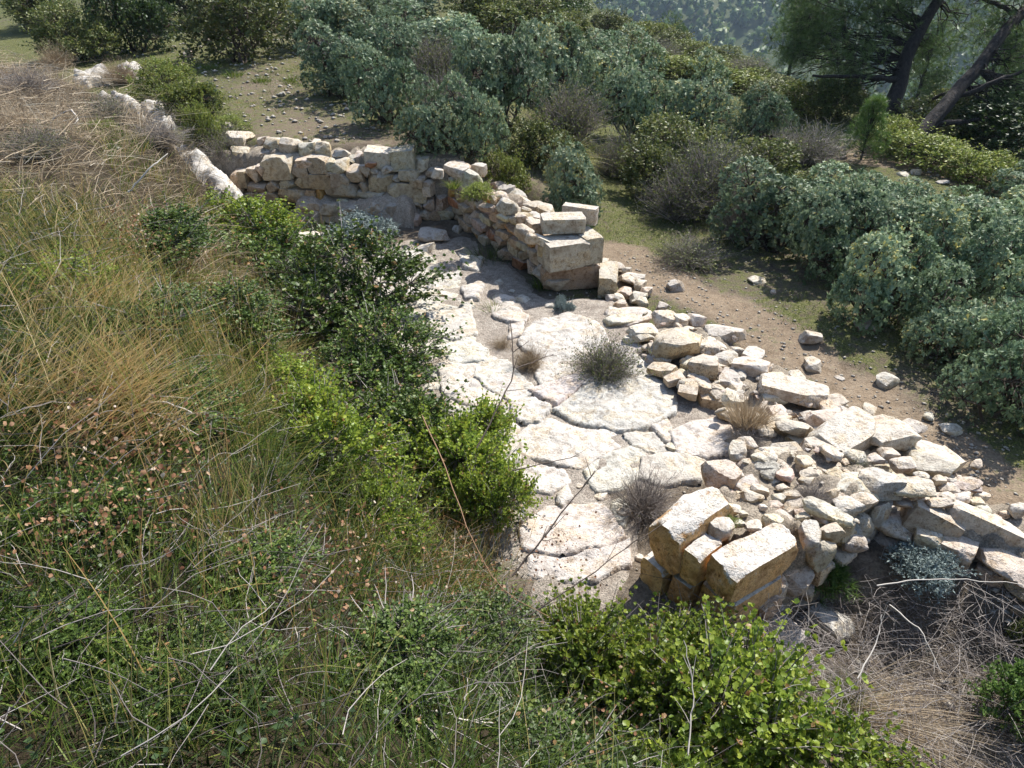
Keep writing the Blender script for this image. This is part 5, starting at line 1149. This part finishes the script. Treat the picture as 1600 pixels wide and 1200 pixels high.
stem('arching_stem', [(0, 470, 3.8), (40, 462, 3.7), (120, 466, 3.6), (200, 490, 3.5)], .005, 'thin pale stem arching above the straw at the left edge')
stem('bare_branch', [(745, 700, 4.2), (775, 640, 4.3), (804, 585, 4.4), (800, 540, 4.5), (797, 500, 4.55)], .006, 'thin bare dark twig rising in front of the flagstones', 'darktwig', 5)
stem('bare_branch', [(806, 575, 4.4), (840, 563, 4.5), (865, 553, 4.55)], .004, 'side twig pointing right across the big flagstone', 'darktwig', 2)
stem('bare_branch', [(800, 900, 3.6), (850, 840, 3.65), (895, 778, 3.7), (930, 735, 3.75)], .006, 'dark bare branch crossing the near flagstones', 'darktwig', 6)
stem('bare_branch', [(660, 650, 3.6), (700, 740, 3.3), (735, 840, 3.1), (780, 920, 3.0), (860, 965, 3.0)], .0032, 'reddish bramble cane arching down through the oak bushes', 'deadleaf', 3)
stem('bare_branch', [(800, 735, 3.9), (860, 722, 4.0), (905, 712, 4.1)], .004, 'thin twig over the flagstone below the heath tuft', 'darktwig', 4)
stem('bare_branch', [(830, 960, 3.3), (920, 900, 3.4), (985, 850, 3.5), (1040, 815, 3.6)], .004, 'thin twig with dry leaves before the inner ashlar block', 'darktwig', 6)
stem('dead_stick', [(1075, 1180, 2.7), (1085, 1080, 2.8), (1068, 1000, 2.85)], .0035, 'bleached twig standing in the foreground oak bush', side=4)
stem('arching_stem', [(1340, 1060, 3.3), (1372, 1000, 3.4), (1378, 960, 3.45)], .0038, 'pale dry stem upright in the hollow', side=2)
stem('arching_stem', [(1390, 945, 3.5), (1440, 985, 3.3), (1470, 1050, 3.2)], .0035, 'pale dry stem bending over the hollow at the right', side=2)
stem('arching_stem', [(1370, 915, 3.7), (1440, 905, 3.7), (1520, 905, 3.65), (1620, 915, 3.6)], .004, 'long straw lying across the low wall at the right edge')
stem('arching_stem', [(60, 205, 7.6), (110, 168, 7.4), (125, 190, 7.3), (70, 215, 7.2)], .012, 'looped white dry stem on the upper bank')
stem('arching_stem', [(200, 300, 5.6), (235, 262, 5.6), (262, 240, 5.7)], .008, 'pale dry stem below the bank rocks')
stem('arching_stem', [(0, 880, 2.3), (60, 830, 2.4), (110, 850, 2.3), (160, 905, 2.2)], .005, 'pale curved stem in the dark grass at the left edge', side=2)
stem('dead_stick', [(680, 1110, 2.3), (730, 1125, 2.3), (770, 1130, 2.35)], .005, 'bleached stick lying near the bottom centre', side=3)
stem('dead_stick', [(715, 1190, 2.3), (722, 1130, 2.3), (730, 1060, 2.35)], .004, 'thin pale stick crossing the bottom centre one', side=2)
# round seed capsules on stalks in the dark grass
for px, py, dep, wh in ((110, 1031, 2.15, 'second from the left of'), (188, 1034, 2.15, 'middle one of'), (287, 1035, 2.1, 'rightmost in the lower row of'), (15, 1030, 2.1, 'leftmost of'), (230, 968, 2.2, 'one in the upper middle of'), (398, 873, 2.4, 'far right and highest of'), (135, 1102, 2.0, 'lowest of'), (210, 910, 2.35, 'second highest of')):
    p = at_depth(px, py, dep); g_ = tz(p[0], p[1]); acc_ = Acc()
    place(IV * np.array([.8, .8, 1.2]), IF, np.array([[0, 0, p[2] - g_]]), np.array([[1., 0, 0]]), np.array([[0, 0, 1.]]), .020, .5, acc_)
    tubes(acc_, np.array([[(0, 0, -.01), (.01, .01, (p[2] - g_) * .5), (0, 0, p[2] - g_)]]), np.full((1, 3), .0018), .9, 4)
    tag(link('seed_capsule', acc_.mesh('seed_capsule', True), M['seed'], None, (p[0], p[1], g_)), 'orange-brown seed capsule, ' + wh + ' those in the lower left grass', 'seed head', 'seed capsules in the lower left grass')

# ------------------------------------------------------------------ pines
def needles(acc, P, out, k, L, W, r):
    n = len(P); i = np.repeat(np.arange(n), k); m = len(i)
    d = unit(out[i] * .7 + rand_dirs(m, r)); s_ = unit(np.cross(d, rand_dirs(m, r)))
    Ls = L * r.uniform(.7, 1.2, m)
    V = np.stack([P[i] - s_ * W / 2, P[i] + s_ * W / 2, P[i] + d * Ls[:, None]], 1).reshape(-1, 3)
    acc.add(V, np.arange(m * 3).reshape(-1, 3), np.repeat(np.clip(r.normal(.5, .22, n)[i] + r.normal(size=m) * .1, 0, 1), 3))
def poly_tube(acc, P, rad, base, m=16, wob=.015, t=.5, sides=9):
    P = np.array(P); t_ = np.linspace(0, len(P) - 1, m); Q = np.stack([np.interp(t_, np.arange(len(P)), P[:, k]) for k in range(3)], 1)
    Q[1:-1] = (Q[:-2] + Q[2:] + 2 * Q[1:-1]) / 4; Q[1:-1] += r.normal(size=(m - 2, 3)) * wob
    tubes(acc, (Q - base)[None], np.interp(t_, np.arange(len(P)), rad)[None], t, sides); return Q
def pine(trunk, rad, boughs, lumps, label, seed, tufts_per=300):
    rr_ = np.random.default_rng(seed)
    P = [at_depth(*q_) for q_ in trunk]; g_ = tz(P[0][0], P[0][1]); P[0][2] = min(P[0][2], g_ - .1); base = np.array([P[0][0], P[0][1], g_])
    root = tag(empty('pine_tree', base), label, 'pine tree', 'pines at the edge of the terrace')
    a_ = Acc(); Q = poly_tube(a_, P, rad, base, 20); link('trunk', a_.mesh('trunk', True), M['bark'], root)
    for bp, r0 in boughs:
        a_ = Acc(); poly_tube(a_, [at_depth(*q_) for q_ in bp], np.linspace(r0, r0 * .35, len(bp)), base, 12, .02, sides=6); link('bough', a_.mesh('bough', True), M['bark'], root)
    a_ = Acc(); b_ = Acc()
    for px, py, rp, dep in lumps:
        c = at_depth(px, py, dep); R = rp * dep / F_PX; n = int(tufts_per * max(.4, (R / .9) ** 2))
        ns = 9; sc = c + rand_dirs(ns, rr_) * R * .62 * (rr_.random((ns, 1)) ** .4); sR = R * rr_.uniform(.3, .5, ns)
        i = rr_.integers(0, ns, n); d = rand_dirs(n, rr_); p = sc[i] + d * (sR[i] * rr_.random(n) ** .4)[:, None]
        needles(a_, p - base, unit(d + np.array([0, 0, .35])), 15, .11, .0075, rr_)
        j = np.argmin(np.linalg.norm(Q - c, axis=1)); st = Q[j]
        C = np.stack([st + (e - st) * s_ for s_ in np.linspace(0, 1, 5) for e in [sc]], 1); C[:, 1:-1] += rr_.normal(size=(ns, 3, 3)) * .08
        tubes(b_, C - base, np.linspace(.016, .004, 5)[None], .4, 4)
        tw = rr_.integers(0, n, n // 3); C2 = np.stack([sc[i[tw]], (sc[i[tw]] + p[tw]) / 2 + rr_.normal(size=(len(tw), 3)) * .02, p[tw]], 1); tubes(b_, C2 - base, np.array([[.006, .004, .002]]), .3, 3)
    link('crown', a_.mesh('crown'), M['needle'], root); link('branches', b_.mesh('branches'), M['bark'], root)
pine([(1370, 245, 14.2), (1380, 205, 14.2), (1393, 165, 14.2), (1406, 128, 14.2), (1420, 80, 14.2), (1442, 38, 14.2), (1468, 0, 14.2), (1490, -70, 14.1), (1500, -190, 14)], [.18, .165, .155, .145, .13, .115, .10, .08, .04],
     [([(1408, 128, 14.2), (1370, 122, 14.1), (1330, 117, 14.0), (1270, 118, 13.9)], .07), ([(1388, 188, 14.2), (1430, 168, 13.9), (1490, 140, 13.7), (1560, 128, 13.5)], .05), ([(1440, 40, 14.2), (1400, 10, 14.4), (1350, -20, 14.6)], .08)],
     [(1300, 55, 90, 14.6), (1255, 15, 75, 14.6), (1350, 95, 70, 14.2), (1405, 35, 85, 14.4), (1242, 85, 55, 15), (1300, 130, 55, 15), (1355, 0, 85, 14), (1440, 85, 55, 14.6), (1290, -70, 120, 14.5), (1400, -90, 130, 14.2), (1490, -40, 90, 13.8), (1500, 40, 60, 14.6), (1440, -180, 120, 14)],
     'upright dark-trunked pine with a dense crown at the top right', 501, 340)
pine([(1404, 258, 12.6), (1440, 208, 12.7), (1480, 160, 12.8), (1530, 105, 13), (1575, 45, 13.2), (1625, -20, 13.4), (1660, -110, 13.6), (1690, -220, 13.8)], [.165, .135, .125, .11, .10, .085, .07, .035],
     [([(1462, 195, 12.75), (1520, 188, 12.7), (1570, 182, 12.6), (1640, 178, 12.5)], .06), ([(1495, 150, 12.85), (1535, 135, 12.7), (1590, 112, 12.6), (1660, 100, 12.5)], .055), ([(1540, 95, 13), (1580, 90, 12.8), (1640, 80, 12.7)], .03), ([(1590, 20, 13.3), (1540, 0, 13.5), (1480, -10, 13.7)], .05)],
     [(1560, 15, 65, 13.6), (1590, 95, 45, 12.7), (1615, 150, 50, 12.6), (1660, 60, 100, 13), (1600, -70, 110, 13.3), (1710, -130, 140, 13.5), (1560, 160, 30, 12.8), (1680, 190, 60, 12.5)],
     'pine whose dark trunk leans far to the right', 502, 230)
pine([(1353, 165, 18), (1340, 130, 18), (1330, 90, 18), (1318, 40, 18), (1310, -60, 18)], [.10, .09, .08, .07, .03], [],
     [(1228, 60, 45, 18), (1222, 115, 40, 18), (1255, 150, 40, 18), (1310, 100, 55, 18), (1275, 25, 70, 18), (1310, -60, 90, 18)],
     'thin-trunked pine behind the upright one, left side', 503, 240)
def sapling(px, py, hpx, wpx, label, seed, n=260, L=.075):
    p = hit(px, py); k = 1 / ppm(p); H_, W_ = hpx * k, wpx * k; rr_ = np.random.default_rng(seed)
    root = tag(empty('pine_sapling', p), label, 'pine sapling')
    a_ = Acc(); t_ = rr_.random(n) ** .8; th = rr_.random(n) * 6.28; rad_ = W_ / 2 * (1 - t_ * .75) * rr_.random(n) ** .5
    P = np.column_stack([np.cos(th) * rad_, np.sin(th) * rad_, .05 + t_ * H_ * .92]); out = unit(np.column_stack([np.cos(th) * .6, np.sin(th) * .6, np.full(n, .9)]))
    needles(a_, P, out, 16, L, .0075, rr_); link('foliage', a_.mesh('foliage'), M['freshneedle'], root)
    b_ = Acc(); C = np.stack([np.column_stack([0 * t_, 0 * t_, P[:, 2] * .55]), P * .6 + np.column_stack([0 * t_, 0 * t_, P[:, 2] * .25]), P], 1); tubes(b_, C[::4], np.array([[.005, .003, .002]]), .3, 3)
    tubes(b_, np.array([[(0, 0, -.05), (0, 0, H_ * .5), (0, 0, H_ * .95)]]), np.array([[.02, .012, .004]]), .3, 6); link('stem', b_.mesh('stem'), M['bark'], root)
sapling(1345, 250, 95, 85, 'bright green young pine at the foot of the upright pine', 511, 420, .10)
sapling(1285, 925, 50, 95, 'tiny bright green pine seedling below the rubble wall', 512, 130, .07)

# pines of the slope below, each one its own tree
def mid_pine_mesh(seed):
    rr_ = np.random.default_rng(seed); a_ = Acc(); nl = 16
    h_ = rr_.uniform(.25, 1, nl); th = rr_.random(nl) * 6.28; q_ = .30 * (1.15 - h_) * rr_.random(nl) ** .4 + .02
    c = np.column_stack([np.cos(th) * q_, np.sin(th) * q_, h_ * .88]); R = rr_.uniform(.09, .16, nl)
    n = 1500; i = rr_.integers(0, nl, n); d = rand_dirs(n, rr_); p = c[i] + d * (R[i] * rr_.random(n) ** .35)[:, None]
    needles(a_, p, unit(d + np.array([0, 0, .4])), 8, .035, .006, rr_)
    b_ = Acc(); tubes(b_, np.array([[(0, 0, -.1), (.01, 0, .4), (0, .01, .9)]]), np.array([[.02, .014, .004]]), .3, 6)
    C = np.stack([np.column_stack([0 * h_, 0 * h_, c[:, 2] * .8]), c * np.array([.5, .5, .92]), c], 1); tubes(b_, C, np.array([[.008, .005, .002]]), .3, 3)
    ml = a_.mesh('mid_pine_crown'); ml.materials.append(M['needle']); mb = b_.mesh('mid_pine_trunk'); mb.materials.append(M['bark']); return ml, mb
MP = [mid_pine_mesh(s_) for s_ in (521, 522, 523)]
for i, (px, py, dist, h_, lab) in enumerate(((1045, 120, 48, 4.2, 'leftmost broad pine on the slope beyond the brow'), (1085, 118, 62, 4.5, 'second pine from the left beyond the brow'), (1150, 122, 60, 4.0, 'short pine right of the valley-side group'), (1185, 130, 52, 4.5, 'pine beyond the brow nearest the big crown'), (1225, 150, 34, 4.0, 'pine partly behind the big crown'), (1440, 130, 32, 4.0, 'pine seen between the two big trunks'), (1530, 170, 30, 4.2, 'pine seen below the boughs at the right'), (1590, 190, 34, 4.5, 'pine at the right edge beyond the far path'), (920, 40, 42, 4.0, 'dark pine at the top edge behind the thicket'), (1100, 75, 75, 6.0, 'farther pine at the top centre right'), (1065, 70, 85, 6.0, 'farther pine left of the top centre right one'))):
    d = ray(px, py); s_ = dist / math.hypot(d[0], d[1]); x_, y_ = d[0] * s_, d[1] * s_
    root = tag(empty('pine_tree', (x_, y_, tz(x_, y_) - .1), random.random() * 6), lab, 'pine tree', 'pines on the slope below')
    for nm, me in zip(('crown', 'trunk'), MP[i % 3]):
        o = link(nm, me, None, root); o.scale = (h_ * 1.1, h_ * 1.1, h_)
# far wood on the opposite side of the valley: reads as one mass
a = Acc(); n = 9500
az = R_(1) * r.uniform(-14, 46, n); dd = 65 * (650 / 65) ** (r.random(n) ** .6); x = np.sin(az) * dd; y = np.cos(az) * dd
keep_ = (vnoise(x, y, .022, 31) + .5 * vnoise(x, y, .06, 32) > -.3); x, y = x[keep_], y[keep_]; n = len(x); z = terrain(x, y); hgt = r.uniform(4.0, 9.0, n)
kk = 9; i = np.repeat(np.arange(n), kk); m = len(i); d = rand_dirs(m, r); hh = r.random(m)
P = np.column_stack([x[i], y[i], z[i] + hgt[i] * (.18 + .72 * hh)]) + d * (hgt[i] * (.10 + .22 * (1 - hh)) * r.random(m) ** .35)[:, None]
s1 = unit(np.cross(d, rand_dirs(m, r))); s2 = np.cross(d, s1); sz = (hgt[i] * r.uniform(.18, .32, m))[:, None]
V = np.stack([P + s1 * sz, P - s1 * sz * .6 + s2 * sz * .8, P - s1 * sz * .5 - s2 * sz * .8, P + d * sz * .8], 1).reshape(-1, 3)
b4 = np.arange(m)[:, None] * 4; F = np.concatenate([b4 + np.array([[0, 1, 3]]), b4 + np.array([[1, 2, 3]]), b4 + np.array([[2, 0, 3]])])
a.add(V, F, np.repeat(np.clip(r.normal(.5, .2, n)[i] + r.normal(size=m) * .1, 0, 1), 4))
stuff(link('pine_wood', a.mesh('pine_wood'), M['needle']), 'far pine wood on the opposite side of the valley', 'wood')

# ------------------------------------------------------------------ haze
hz = Acc(); hv_ = np.array([(x_, y_, z_) for x_ in (-820, 820) for y_ in (-120, 830) for z_ in (-130, HAZE_TOP)])
hz.add(hv_, [(0, 1, 3, 2), (4, 6, 7, 5), (0, 4, 5, 1), (2, 3, 7, 6), (0, 2, 6, 4), (1, 5, 7, 3)])
hm = bpy.data.materials.new('haze'); hm.use_nodes = True; hn = hm.node_tree; hn.nodes.remove(hn.nodes['Principled BSDF'])
pv = hn.nodes.new('ShaderNodeVolumePrincipled'); pv.inputs['Color'].default_value = (.62, .80, 1.0, 1); pv.inputs['Density'].default_value = 0.00028; pv.inputs['Anisotropy'].default_value = 0.2
hn.links.new(pv.outputs[0], hn.nodes['Material Output'].inputs['Volume'])
hob = link('haze', hz.mesh('haze'), hm); stuff(hob, 'thin bluish haze in the valley air', 'haze')
